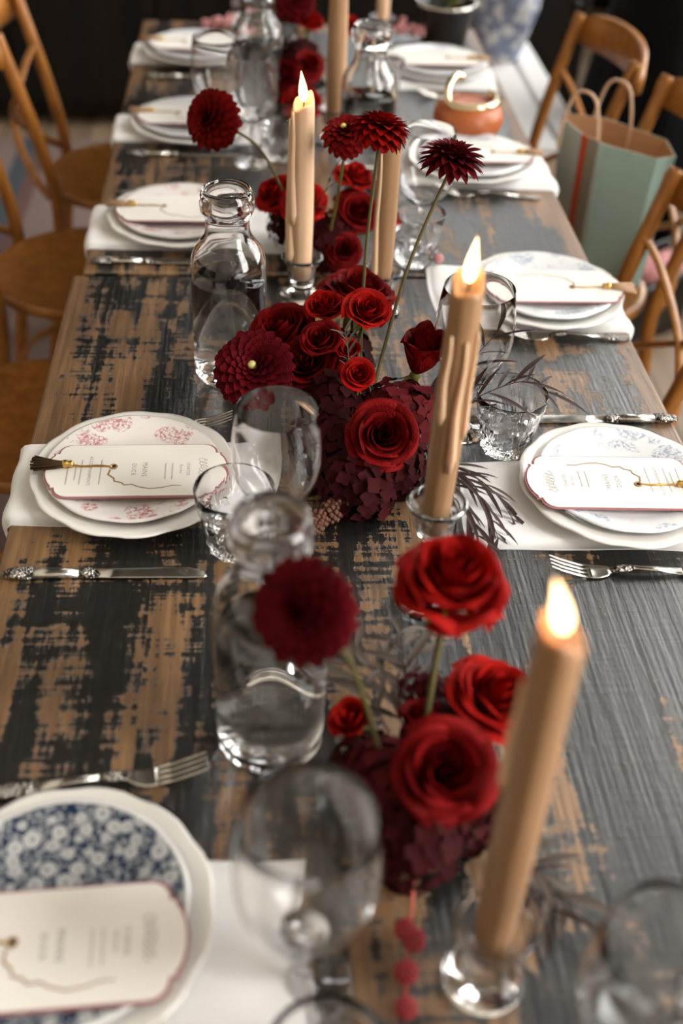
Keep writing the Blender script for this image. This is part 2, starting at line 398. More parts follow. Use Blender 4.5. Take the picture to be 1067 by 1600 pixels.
o = struct(part('window_4', join(box(a, a + .05, Y1 + .06, Y1 + .14, FZ0, WZ1), box(b - .05, b, Y1 + .06, Y1 + .14, FZ0, WZ1), box(a, b, Y1 + .06, Y1 + .14, FZ0, FZ0 + .06), box(a, b, Y1 + .06, Y1 + .14, WZ1 - .06, WZ1)), M['white_paint'], None, False))
for k in range(1, 3): part('muntin', box(a + (b - a) * k / 3 - .016, a + (b - a) * k / 3 + .016, Y1 + .08, Y1 + .12, FZ0, WZ1), M['white_paint'], o, False)
for q in range(1, 5): z = FZ0 + (WZ1 - FZ0) * q / 5; part('muntin', box(a, b, Y1 + .08, Y1 + .12, z - .016, z + .016), M['white_paint'], o, False)
for k in range(3):
    for q in range(5): part('pane', box(a + (b - a) * k / 3, a + (b - a) * (k + 1) / 3, Y1 + .098, Y1 + .102, FZ0 + (WZ1 - FZ0) * q / 5, FZ0 + (WZ1 - FZ0) * (q + 1) / 5), pane_m, o, False)
# striped rug by the left chairs
def rug_mat():
    m = mat('faded_rug', rough=.95); t = NT(m); p = t.pos()
    sx = t.n('ShaderNodeSeparateXYZ', Vector=p)
    wv = t.math('FRACT', t.math('MULTIPLY', sx.outputs[0], 2.6))
    c = t.ramp(wv, [(.0, (.19, .135, .12)), (.70, (.21, .15, .135)), (.72, (.045, .06, .075)), (.86, (.05, .065, .08)), (.88, (.12, .06, .052))])
    t.color(c); t.bump(t.noise(p, 220, 2), .4, .003); return m
r = part('rug', box(-1.9, -.36, 1.2, 4.25, 0, .012, .004), rug_mat(), None); tag(r, 'faded pinkish rug with blue stripes under the left row of chairs', 'rug')

# ------------------------------------------------------------------ tables
def table(label, x0, x1, y0, y1, n, name='dining_table'):
    t = thing(name, label, 'table', ((x0 + x1) / 2, (y0 + y1) / 2, 0))
    cx, cy_ = (x0 + x1) / 2, (y0 + y1) / 2
    wd = (x1 - x0) / n
    for k in range(n):
        a = x0 + k * wd; g = .0001
        xa, xb = a + g - cx, a + wd - g - cx; r_ = .007
        sec = [(xa, TZ - .045), (xb, TZ - .045)]                      # cross-section; only the outer long edges are rounded
        sec += [(xb - r_ + r_ * math.cos(q), TZ - r_ + r_ * math.sin(q)) for q in (0, .4, .8, 1.2, PI / 2)] if k == n - 1 else [(xb, TZ)]
        sec += [(xa + r_ - r_ * math.sin(q), TZ - r_ + r_ * math.cos(q)) for q in (0, .4, .8, 1.2, PI / 2)] if k == 0 else [(xa, TZ)]
        m_ = len(sec); V = []
        for yy, dz in ((y0 - cy_, -.003), (y0 - cy_ + .003, 0), (y1 - cy_ - .003, 0), (y1 - cy_, -.003)):
            V += [(x, yy, z + (dz if z > TZ - .02 else 0)) for x, z in sec]
        F = [tuple(range(m_)), tuple(range(4 * m_ - 1, 3 * m_ - 1, -1))]
        F += [(r2 * m_ + i_, (r2 + 1) * m_ + i_, (r2 + 1) * m_ + (i_ + 1) % m_, r2 * m_ + (i_ + 1) % m_) for r2 in range(3) for i_ in range(m_)]
        part('plank', (V, F), M['table'], t, False)
    hx, hy = (x1 - x0) / 2 - .07, (y1 - y0) / 2 - .07
    for sx in (-1, 1):
        part('apron', box(sx * hx - .012, sx * hx + .012, -hy, hy, TZ - .14, TZ - .0452), M['table'], t, False)
        part('apron', box(-hx + .013, hx - .013, sx * hy - .012, sx * hy + .012, TZ - .14, TZ - .0452), M['table'], t, False)
        for sy in (-1, 1):
            px, py = sx * (hx - .045), sy * (hy - .045)
            part('leg', box(px - .032, px + .032, py - .032, py + .032, 0, TZ - .0452, .004), M['table'], t, False)
    return t
table('worn black and tan plank table carrying the calico-blue plate', -.312, .617, -.10, 1.752, 5)
table('worn plank table carrying the terracotta pot, pushed against another table', -.297, .611, 1.764, 3.20, 5)

# ------------------------------------------------------------------ chairs
def chair_protos():
    P = {}
    wood = M['chair']
    sh = .455
    # seat: rounded slab with a raised rim
    def seat():
        V, F = [], []; n = 40
        rings = [(.0, -.018, 0), (.90, -.018, 0), (1.0, -.008, 0), (1.0, .008, 0), (.97, .014, 0), (.90, .010, 0), (.5, .004, 0), (0, .002, 0)]
        prof = [(r * .205 if r else 0, sh + z) for r, z, _ in rings]
        v, f = lathe(prof, n)
        v = [(x * (1.0 + .06 * (y > 0) * y / .2), y * 1.0, z) for x, y, z in v]
        return v, f
    P['seat'] = mk('seat', seat(), wood)
    for s in (-1, 1):
        P['post', s] = mk('back_post', tube(spline([(s * .185, -.225, 0), (s * .178, -.185, .25), (s * .172, -.165, sh), (s * .180, -.19, .62), (s * .188, -.245, .84), (s * .189, -.252, .865)], 22), [.0155] * 20 + [.0145, .012, .008], 10), wood)
        P['leg', s] = mk('leg', tube([(s * .165, .165, 0), (s * .150, .145, .25), (s * .140, .130, sh - .012)], [.013, .016, .019], 10), wood)
        P['cross', s] = mk('cross_slat', tube(spline([(s * .181, -.215, .735), (s * .13, -.245, .685), (0, -.262 + s * .006, .60), (-s * .12, -.225, .52), (-s * .168, -.178, .47)], 22), .011, 10, .55), wood)
    # top rail: wide bent band behind the posts
    def rail():
        V, F = [], []; n = 26
        for k in range(n + 1):
            u = -1 + 2 * k / n; x = u * .218; y = -.262 - .062 * (1 - u * u) ** .8 + .012
            hgt = .046 * (1 - .45 * abs(u) ** 4); zc = .825 + .012 * (1 - u * u)
            for (dy, dz) in ((-.009, -1), (-.011, 0), (-.007, 1), (.007, 1), (.011, 0), (.009, -1)):
                V.append((x, y + dy, zc + dz * hgt))
        for k in range(n):
            for q in range(6):
                p = (q + 1) % 6; F.append((k * 6 + q, (k + 1) * 6 + q, (k + 1) * 6 + p, k * 6 + p))
        F.append(tuple(range(6))); F.append(tuple(range(n * 6 + 5, n * 6 - 1, -1)))
        return V, F
    P['rail'] = mk('top_rail', rail(), wood)
    P['ring'] = mk('stretcher', tube([(.152 * math.cos(2 * PI * k / 32), .15 * math.sin(2 * PI * k / 32) - .01, .24) for k in range(33)], .009, 8, cap=False), wood)
    P['screw'] = mk('screw', sphere((0, -.258, .60), .006, 8, 5), M['leather'])
    return P
CH = chair_protos()
def chair(label, back, face, sc=1.0):
    """back = (x, y) under the middle of the backrest's foot, face = heading of the sitter"""
    a = math.atan2(face[1], face[0]) - PI / 2
    c = Vector(back) + Vector(face).normalized() * .2
    t = thing('crossback_chair', label, 'chair', (c.x, c.y, .0122 if c.x < 0 else 0), (0, 0, a), 'crossback chairs around the table', sc)
    ob('seat', CH['seat'], t); ob('top_rail', CH['rail'], t); ob('stretcher', CH['ring'], t)
    for s in (-1, 1):
        ob('back_post', CH['post', s], t); ob('leg', CH['leg', s], t); x_ = ob('cross_slat', CH['cross', s], t)
    ob('screw', CH['screw'], x_)
    return t
chair('honey bentwood chair beside the white bench, in front of the black coat', (.815, 2.79), (-1, -.12))
chair('honey bentwood chair with the sage paper bag on its seat', (.905, 2.325), (-1, -.10))
chair('honey bentwood chair behind the sage paper bag, drawn up to the pale blue plates', (.755, 1.80), (-1, -.04))
chair('honey bentwood chair at the far end of the rug', (-.535, 2.84), (1, .06))
chair('honey bentwood chair on the rug between two other chairs', (-.585, 2.31), (1, .04))
chair('honey bentwood chair on the rug with its seat in deep shade', (-.60, 1.73), (1, 0))

# ------------------------------------------------------------------ place settings
def plate_mesh(name, R, h, m, lobes=0, amp=.0):
    top = [(0, .006), (R * .60, .006), (R * .68, .008), (R * .74, h * .62), (R * .86, h * .82), (R * .97, h), (R, h * 1.0), (R * 1.004, h - .0022), (R * .985, h - .0045), (R * .80, h * .6 - .002), (R * .64, .0015), (R * .60, 0), (R * .55, 0), (R * .53, .0015), (0, .0015)]
    def mod(r, z, t, k):
        u = max(0, (r / R - .8) / .2); return r * (1 + amp * u * math.cos(lobes * t) - amp * .5 * u * abs(math.cos(lobes * t))), z
    return mk(name, lathe(top[::-1], 96, mod if lobes else None), m)
BIG = plate_mesh('dinner_plate', .134, .021, M['porcelain'], 12, .010)
PL = {k: plate_mesh('side_plate', .114, .016, M[k], 10, .006) for k in ('pink', 'paleblue', 'blue')}

def plaque(a, b, inset=0.0):
    a -= inset; b -= inset; q = []
    cx, cyy, r = a - .032, b - .017, .017
    for k in range(7):
        t = PI / 2 - k / 6 * PI / 2; q.append((cx + r * math.cos(t), cyy + r * math.sin(t)))
    q += [(a - .0145, b - .0185), (a - .0095, b - .0185), (a - .0095, b - .0225)]
    hb = b - .0225
    for k in range(1, 8):
        t = 1 - k / 7; q.append((a - .0095 + .0095 * (1 - t * t) ** .8, hb * t))
    right = q + [(x, -y) for x, y in q[-2::-1]]
    return (right + [(-x, -y) for x, y in right])
def text_mesh(s, size, m):
    c = bpy.data.curves.new('lettering', 'FONT'); c.body = s; c.size = size; c.align_x = 'CENTER'; c.align_y = 'CENTER'; c.space_character = 1.12; c.resolution_u = 2
    o = bpy.data.objects.new('lettering', c); COL.objects.link(o)
    me = bpy.data.meshes.new_from_object(o.evaluated_get(bpy.context.evaluated_depsgraph_get()))
    bpy.data.objects.remove(o); bpy.data.curves.remove(c)
    me.name = 'lettering'; me.materials.clear(); me.materials.append(m); return me
TXT = {s: text_mesh(s, z, M['ink']) for s, z in (('MAINS', .0095), ('DUCK', .0085), ('STARTER', .0062), ('Burrata', .0055), ('ACCOMPANIMENTS', .0062))}
def scribble(length, amp, n, seed, th=.00035, slant=.5):
    rg = random.Random(seed); pts = []
    for k in range(n * 8 + 1):
        u = k / (n * 8); a = amp * (.55 + .45 * rg.random() if k % 8 == 0 else 1)
        ph = u * n * 2 * PI
        y = amp * math.sin(ph) * (.5 + .5 * abs(math.sin(ph * .37 + seed))); pts.append((-length / 2 + length * u + y * slant + amp * .5 * math.cos(ph), y, 0))
    return tube(pts, th, 4, .4)
SCR = mk('handwriting', scribble(.040, .0065, 6, 3), M['ink'])
LINES = [mk('fine_print', scribble(.052, .0011, 26, 11, .00022, .1), M['ink']), mk('fine_print', scribble(.034, .0011, 17, 5, .00022, .1), M['ink'])]
CARD_A, CARD_B = .119, .056
CB = mk('backing', poly_prism(plaque(CARD_A, CARD_B), 0, .0012), M['mauve'], False)
CT = mk('sheet', poly_prism(plaque(CARD_A, CARD_B, .0026), .0014, .0026), M['card'], False)
_cut = [(-.034, .0, 0), (-.036, -.010, 0), (-.028, -.018, 0), (-.027, -.024, 0), (-.018, -.027, 0), (-.014, -.032, 0), (-.004, -.031, 0), (.004, -.036, 0), (.018, -.040, 0), (.034, -.038, 0), (.046, -.034, 0), (.058, -.034, 0)]
CUTM = mk('cut_shadow_line', tube(_cut, [.0014, .0014, .0013, .0012, .0012, .0012, .0011, .001, .001, .0009, .0008, .0006], 6, .4), M['cut'])  # brown tube along the die-cut slit, its shadow put into the colour
EYE = mk('eyelet', tube([(-.030 + .0042 * math.cos(2 * PI * k / 16), .006 + .0042 * math.sin(2 * PI * k / 16), .0032) for k in range(17)], .0012, 6, cap=False), M['cut'])
HOLE = mk('hole', xf(lathe([(0, .0027), (.0034, .0027), (.0034, .0030), (0, .0030)], 14), Matrix.Translation((-.030, .006, 0))), M['wick'])
CORD = mk('cord', join(tube(spline([(-.032, .006, .0036), (-.05, .0085, .0038), (-.068, .0072, .0038), (-.082, .0085, .0046)], 12), .0008, 6), tube(spline([(-.032, .005, .0036), (-.05, .0062, .0036), (-.07, .0055, .0038), (-.082, .0075, .0046)], 12), .0008, 6)), M['gold'])
CAP = mk('tassel_cap', xf(lathe([(0, 0), (.0035, .001), (.0052, .004), (.004, .007), (.0058, .009), (.0058, .014), (.0048, .015), (0, .015)], 14), Matrix.Translation((-.080, .0078, .0066)) @ Matrix.Rotation(-PI / 2, 4, 'Y')), M['gold'])
def fringe():
    rg = random.Random(4); L = []
    for k in range(34):
        a = rg.random() * 2 * PI; q = math.sqrt(rg.random())
        L.append(tube([(-.093, .0078 + .004 * q * math.cos(a), .0066 + .0035 * q * math.sin(a)), (-.108, .009 + .008 * q * math.cos(a), .006 + .0048 * q * math.sin(a)), (-.131 - rg.random() * .006, .013 + .016 * q * math.cos(a), .0056 + .0046 * q * math.sin(a))], .0015, 5))
    return join(*L)
FR = mk('tassel_fringe', fringe(), M['tassel']); FRT = mk('tassel_fringe', fringe(), M['tan_tassel'])
def card(label, x, y, z, rz, tilt=0.0, detail=True, tan=False):
    t = thing('menu_card', label, 'menu card', (x, y, z), (tilt, 0, rz), 'menu cards on the plates')
    ob('backing', CB, t); sh = ob('sheet', CT, t); ob('cut_shadow_line', CUTM, sh, (0, 0, .0027)); ob('eyelet', EYE, sh); ob('hole', HOLE, sh); ob('cord', CORD, t)
    cap = ob('tassel_cap', CAP, t); ob('tassel_fringe', FRT if tan else FR, cap)
    if detail:
        R = (0, 0, -PI / 2)
        for s, u in (('MAINS', .010), ('DUCK', -.004), ('STARTER', .066), ('Burrata', .057), ('ACCOMPANIMENTS', -.060)): ob('lettering', TXT[s], sh, (u, 0 if s != 'ACCOMPANIMENTS' else -.002, .00275), R)
        ob('handwriting', SCR, sh, (.086, .002, .00275), R)
        for u, k in ((-.046, 0), (-.071, 0), (-.078, 1), (-.088, 0), (.046, 1), (.037, 1)): ob('fine_print', LINES[k], sh, (u, -.004, .00275), R)
    return t

def napkin_mesh(x0, x1, y0, y1, edge=None, seed=1, thick=.006, wav=.0, skew=0.0):
    """folded cloth lying from x0 to x1; past edge (a table edge) it hangs down"""
    rg = random.Random(seed); nx, ny = 44, 16; V, F = [], []
    ph = [rg.random() * 6 for _ in range(6)]
    def P(u, v, top):
        x = x0 + (x1 - x0) * u; y = y0 + (y1 - y0) * v
        y += .006 * math.sin(3.0 * u + ph[0]) + .004 * math.sin(9 * u + ph[1]) * (v - .5) + skew * (u - .5)
        x += .006 * math.sin(4 * v + ph[2])
        m = min(u, 1 - u, v, 1 - v); e = min(1, m * 14)
        th = thick * math.sqrt(max(0, 1 - (1 - e) ** 2))
        z = th if top else 0.0004
        if top: z += wav * (math.sin(14 * v + 5 * u + ph[3]) * .5 + .5) * e
        if edge is not None:
            over = (x - edge) if x1 > edge and edge > (x0 + x1) / 2 else (edge - x)
            if over > -.004:
                s = 1 if edge > (x0 + x1) / 2 else -1; r_ = .006; o2 = over + .004
                a = min(o2 / (r_ + z), PI / 2); x = edge - s * .004 + s * (r_ + z) * math.sin(a) ; zz = -r_ + (r_ + z) * math.cos(a)
                rest = max(0, o2 - (r_ + z) * PI / 2)
                return (x + s * .05 * rest, y, zz - rest)
        return (x, y, z)
    for top in (1, 0):
        for i in range(nx + 1):
            for j in range(ny + 1): V.append(P(i / nx, j / ny, top))
    W = ny + 1; N = (nx + 1) * W
    for i in range(nx):
        for j in range(ny):
            a = i * W + j; F.append((a, a + W, a + W + 1, a + 1)); F.append((N + a, N + a + 1, N + a + W + 1, N + a + W))
    for i in range(nx):
        for j in (0, ny): a = i * W + j; q = (a, a + W, N + a + W, N + a); F.append(q if j else q[::-1])
    for j in range(ny):
        for i in (0, nx): a = i * W + j; q = (a, a + 1, N + a + 1, N + a); F.append(q[::-1] if i else q)
    return V, F
def napkin(label, *a, **k):
    o = part('napkin', napkin_mesh(*a, **k), M['napkin'], None, loc=(0, 0, TZ)); return tag(o, label, 'napkin', 'folded napkins under the plates')

# cutlery, lying along +X from the handle's end
def fork_parts():
    h_tip = loft([(0, .003, .002, .0012), (.004, .003, .007, .0018), (.018, .0035, .0098, .002), (.032, .004, .0088, .002), (.046, .005, .0062, .002)], 12)
    h = loft([(.044, .005, .0064, .0019), (.075, .0085, .0042, .0018), (.110, .0105, .0036, .002)], 12)
    col = loft([(.106, .0105, .0038, .0022), (.114, .0095, .0056, .003), (.126, .0075, .0062, .0028), (.134, .0055, .0044, .0018)], 12)
    hd = loft([(.132, .0055, .0042, .0016), (.140, .0035, .0095, .0012), (.150, .0022, .0122, .0011), (.158, .0025, .0124, .0011), (.163, .003, .0122, .0010)], 14)
    tines = []
    for k in range(4):
        y = -.0102 + k * .0068
        tines.append(loft([(.161, .003, .0020, .001, y), (.178, .0062, .0019, .001, y), (.197, .0128, .0016, .0009, y * 1.02), (.211, .0192, .0009, .0006, y * 1.0), (.213, .0202, .0003, .0003, y)], 8))
    return [('handle_end', h_tip, 'ornate'), ('handle', h, 'silver'), ('collar', col, 'ornate'), ('head', hd, 'silver')] + [('tine', x, 'silver') for x in tines]
def knife_parts():
    e = loft([(0, .005, .002, .002), (.005, .005, .0078, .004), (.018, .0055, .0105, .005), (.036, .0055, .0088, .005)], 12)
    h = loft([(.034, .0055, .0088, .0048), (.06, .0055, .0070, .0045), (.092, .0055, .0072, .0044)], 12)
    c = loft([(.090, .0055, .0074, .0046), (.100, .005, .0082, .0048), (.108, .0045, .0074, .003)], 12)
    b = loft([(.106, .004, .0085, .0012, .001), (.14, .0036, .0092, .0010, .0014), (.19, .0032, .0098, .0009, .002), (.222, .003, .0094, .0008, .0012), (.238, .0028, .0060, .0007, -.002), (.243, .0027, .001, .0004, -.005)], 12)
    return [('handle_end', e, 'ornate'), ('handle', h, 'silver'), ('collar', c, 'ornate'), ('blade', b, 'silver')]
FORK = [(n, mk(n, vf, M[m])) for n, vf, m in fork_parts()]
KNIFE = [(n, mk(n, vf, M[m])) for n, vf, m in knife_parts()]
def cutlery(kind, label, x, y, rz, z=0.0, flip=False):
    t = thing(kind, label, 'fork' if 'fork' in kind else 'knife', (x, y, TZ + z), (0, 0, rz), 'silver cutlery')
    head = None
    for n, me in (FORK if 'fork' in kind else KNIFE):
        if n == 'tine': ob(n, me, head)
        else:
            o = ob(n, me, t, scale=(1, -1 if flip else 1, 1)); head = o if n == 'head' else head
    return t

# glassware
def shell(outer, inner): return outer + inner[::-1]
def glass_thing(name, label, cat, prof, x, y, n=48, mod=None, group=None, z=0.0):
    key = name
    if key not in glass_thing.cache: glass_thing.cache[key] = mk(name, lathe(prof, n, mod), M['glass'])
    return glass_thing.cache[key]
glass_thing.cache = {}
WINE = shell([(0, 0), (.037, 0), (.0385, .0012), (.036, .0026), (.016, .0052), (.0055, .010), (.0042, .020), (.0038, .060), (.0046, .076), (.010, .083), (.026, .093), (.042, .110), (.0505, .132), (.0530, .152), (.0520, .175), (.0492, .200), (.0462, .2195)],
             [(0, .0855), (.010, .0862), (.026, .0946), (.0415, .1108), (.0498, .1324), (.0522, .152), (.0512, .175), (.0484, .200), (.0454, .2195)])
WINE = WINE[:17] + [(.0461, .2203), (.0456, .2203)] + WINE[17:]
BOT = [(0, 0), (.046, 0), (.0515, .003), (.0535, .009), (.0540, .018), (.0540, .178), (.0525, .192), (.0470, .206), (.0390, .217), (.0330, .226), (.0308, .236), (.0305, .250), (.0325, .256), (.0370, .262), (.0385, .272), (.0375, .283), (.0345, .291), (.0315, .2945)]
BIN = [(0, .016), (.044, .0165), (.0490, .021), (.0505, .030), (.0505, .177), (.0490, .190), (.0440, .2025), (.0360, .2135), (.0300, .223), (.0275, .236), (.0272, .252), (.0280, .270), (.0290, .288), (.0300, .2935)]
WAT = [(0, .0155), (.0442, .016), (.0493, .0207), (.0508, .030), (.0508, .160), (0, .160)]
TUM = shell([(0, 0), (.030, 0), (.0345, .003), (.0362, .010), (.0385, .022), (.0410, .036), (.0432, .050), (.0455, .060), (.0478, .078), (.0492, .0935)],
            [(0, .013), (.031, .0135), (.0345, .019), (.0370, .034), (.0405, .050), (.0435, .062), (.0462, .079), (.0474, .0935)])
TUM = TUM[:10] + [(.0488, .0948), (.0479, .0948)] + TUM[10:]
def tum_mod(r, z, t, k):
    if 2 <= k <= 7:
        ph = PI / 9 * (k % 2); a = ((t + ph) % (2 * PI / 9)) / (2 * PI / 9); return r * (1 - .085 * abs(math.sin(PI * a)) * (1 if k < 7 else .3)), z
    return r, z
GM = {'wine': mk('wine_glass', lathe(WINE, 56), M['glass']), 'tumbler': mk('tumbler', lathe(TUM, 54, tum_mod), M['glass']),
      'bottle': mk('body', lathe(shell(BOT, BIN), 56), M['glass']), 'water': mk('water', lathe(WAT, 56), M['water'])}
GM['tumbler'].polygons.foreach_set('use_smooth', [not (2 <= i // 54 <= 7) for i in range(len(GM['tumbler'].polygons))])
def wine(label, x, y, s=1.0): return tag(ob('wine_glass', GM['wine'], None, (x, y, TZ + .0002), (0, 0, 0), s), label, 'wine glass', 'wine glasses')
def tumbler(label, x, y, rz=0, s=1.0): return tag(ob('tumbler', GM['tumbler'], None, (x, y, TZ + .0002), (0, 0, rz), s), label, 'tumbler', 'cut glass tumblers')
def bottle(label, x, y, s=1.0, water=True):
    t = thing('water_bottle', label, 'bottle', (x, y, TZ + .0002), group='glass water bottles', scale=s)
    ob('body', GM['bottle'], t)
    if water: ob('water', GM['water'], t)
    return t

def setting(side, x, y, kind, names, card_kw=None, detail=True, big=True, rz=0.0):
    """dinner plate, side plate and menu card; names = their labels"""
    nz = .006
    tag(ob('dinner_plate', BIG, None, (x, y, TZ + nz), (0, 0, random.random())), names[0], 'plate', 'cream dinner plates')
    z = nz + .0115
    tag(ob('side_plate', PL[kind], None, (x + (.004 if side > 0 else -.002), y + .002, TZ + z), (0, 0, random.random() * 6)), names[1], 'plate', 'patterned side plates')
    kw = dict(card_kw or {}); ox, oy = kw.pop('off', (0, 0))
    card(names[2], x + ox, y + oy, TZ + z + .0165, (0 if side < 0 else PI) + rz, detail=detail, **kw)

# left row, from the camera's end
napkin('white napkin under the calico-blue plate', -.30, .045, .43, .605, None, 3, .006, .002)
setting(-1, -.172, .535, 'blue', ('cream dinner plate under the dark blue calico plate', 'dark blue plate covered in white calico flowers', 'cream plaque-shaped menu card on the dark blue calico plate'), dict(off=(-.006, -.035)), rz=.045)
cutlery('dinner_fork', 'silver fork beside the dark blue calico plate', -.262, .682, .10, flip=True)
wine('wine glass between the calico-blue plate and the leaning candle', .037, .478, 1.10)
tumbler('cut glass tumbler in front of the wine glass by the calico plate', .050, .372)
napkin('white napkin under the pink toile plate next to the cut tumbler', -.355, .03, 1.095, 1.268, -.312, 5, .007, .003)
setting(-1, -.158, 1.170, 'pink', ('cream dinner plate holding the sharp pink toile plate by the ornate knife', 'white plate with pink toile sprays by the ornate dinner knife', 'cream menu card with dark tassel hanging off a pink toile plate'), dict(off=(.004, -.012)), rz=.01)
cutlery('dinner_fork', 'silver fork half under the pink toile plate, tines by the dahlia', -.245, 1.310, -.02, flip=True)
cutlery('dinner_knife', 'ornate silver knife between the pink toile plate and the near bottle', -.302, .996, .0)
wine('wine glass behind the near water bottle, beside the pink toile plate', .024, 1.030)
tumbler('cut glass tumbler overlapping the pink toile plate', -.026, 1.046, .1)
napkin('white napkin under the pink plate behind the tall water bottle', -.33, .055, 1.845, 2.02, -.297, 8, .007, .003)
setting(-1, -.135, 1.945, 'pink', ('cream dinner plate under the pink plate behind the tall water bottle', 'pink toile plate behind the tall water bottle', 'menu card on the pink plate behind the tall water bottle'), dict(tan=True), detail=False)
cutlery('dinner_knife', 'silver knife by the seam of the tables, near the tall bottle', -.285, 1.797, .01)
cutlery('dinner_fork', 'silver fork on the far side of the pink plate behind the bottle', -.262, 2.085, -.02, flip=True)
napkin('white napkin poking out under the plate behind the drooping dahlia', -.325, .02, 2.345, 2.49, -.297, 9, .007, .003)
setting(-1, -.132, 2.415, 'paleblue', ('cream dinner plate behind the drooping dahlia', 'blue patterned plate behind the drooping dahlia', 'menu card on the plate behind the drooping dahlia'), dict(tan=True), detail=False)
cutlery('dinner_knife', 'silver knife lying below the drooping dahlia plate', -.262, 2.275, 0)
napkin('white napkin at the last plate of the row by the rug', -.32, .0, 2.84, 2.985, -.297, 12, .007, .003)
setting(-1, -.140, 2.905, 'paleblue', ('cream dinner plate at the table end by the rug', 'blue edged plate at the table end by the rug', 'menu card on the plate at the table end by the rug'), dict(tan=True), detail=False)
cutlery('dinner_knife', 'silver knife between the two blue edged plates by the rug', -.262, 2.745, 0)
# right row
napkin('white napkin under the pale blue floral plate beside the lit dripping candle', .272, .58, 1.03, 1.215, None, 14, .006, .001)
setting(1, .484, 1.142, 'paleblue', ('cream dinner plate with the big fork beside it, under pale blue flowers', 'pale blue floral plate between a fork and a knife', 'cream menu card with gold tassel on the pale blue floral plate'), dict(off=(-.012, -.014)), rz=-.03)
cutlery('dinner_fork', 'silver fork with curved tines beside the pale blue floral plate', .572, .985, PI - .04)
cutlery('dinner_knife', 'silver knife with ornate handle between the two pale blue plates', .622, 1.317, PI, flip=True)
wine('wine glass rising behind the dripping candle', .296, 1.300, 1.03)
tumbler('cut glass tumbler beside the bronze leaves and the pale blue plate', .350, 1.252, .2)
napkin('white napkin folded over the table edge beside the sage paper bag', .305, .665, 1.575, 1.795, .617, 16, .008, .004)
setting(1, .492, 1.672, 'paleblue', ('cream dinner plate beside the sage paper bag', 'pale blue plate beside the sage paper bag', 'menu card with tan tassel beside the sage paper bag'), dict(tan=True, off=(.012, -.01)), detail=False)
cutlery('dinner_fork', 'silver fork at the table edge beside the folded-over napkin', .612, 1.548, PI - .03)
wine('wine glass between the tall candle and the paler napkin', .300, 1.868)
tumbler('cut glass tumbler just past the seam behind the tall dahlia', .285, 1.815, .1)
napkin('white napkin on the table edge next to the terracotta pot', .30, .64, 2.13, 2.33, .611, 18, .008, .004)
setting(1, .450, 2.238, 'paleblue', ('cream dinner plate in front of the terracotta pot', 'white plate in front of the terracotta pot', 'menu card in front of the terracotta pot'), dict(tan=True, off=(.015, 0)), detail=False)
cutlery('dinner_fork', 'silver fork in front of the plate by the terracotta pot', .572, 2.086, PI - .10)
napkin('white napkin behind the terracotta pot', .31, .60, 2.70, 2.86, None, 20, .008, .004)
setting(1, .452, 2.832, 'paleblue', ('cream dinner plate behind the terracotta pot', 'white plate behind the terracotta pot', 'menu card behind the terracotta pot'), dict(tan=True), detail=False)
cutlery('dinner_fork', 'silver fork between the terracotta pot and the plate behind it', .60, 2.655, PI + .02)
# glasses without plates in view
wine('wine glass beside the leaning candle, opposite the calico-blue plate', .283, .372, 1.08)
tumbler('cut glass tumbler beside the wine glass opposite the calico plate', .372, .395, .15)
wine('wine glass behind the drooping dahlia head', -.004, 2.245)
wine('wine glass standing next to the far bottle by the rug side', -.075, 2.34)
tumbler('cut glass tumbler behind the wine glasses by the drooping dahlia', .055, 2.275)
wine('wine glass at the last plate by the rug', .0, 2.76)
tumbler('cut glass tumbler between terracotta pot and far roses', .30, 2.62)
# bottles
bottle('clear water bottle with dark dahlia in front of its shoulder, by the leaning candle', .013, .748, 1.03)
bottle('tall clear water bottle standing at the table seam by the pink plate', -.037, 1.448)
bottle('clear water bottle behind the upright dahlias, near the terracotta pot', .226, 2.20)
bottle('clear water bottle among the far glasses by the red flowers', .012, 2.50)

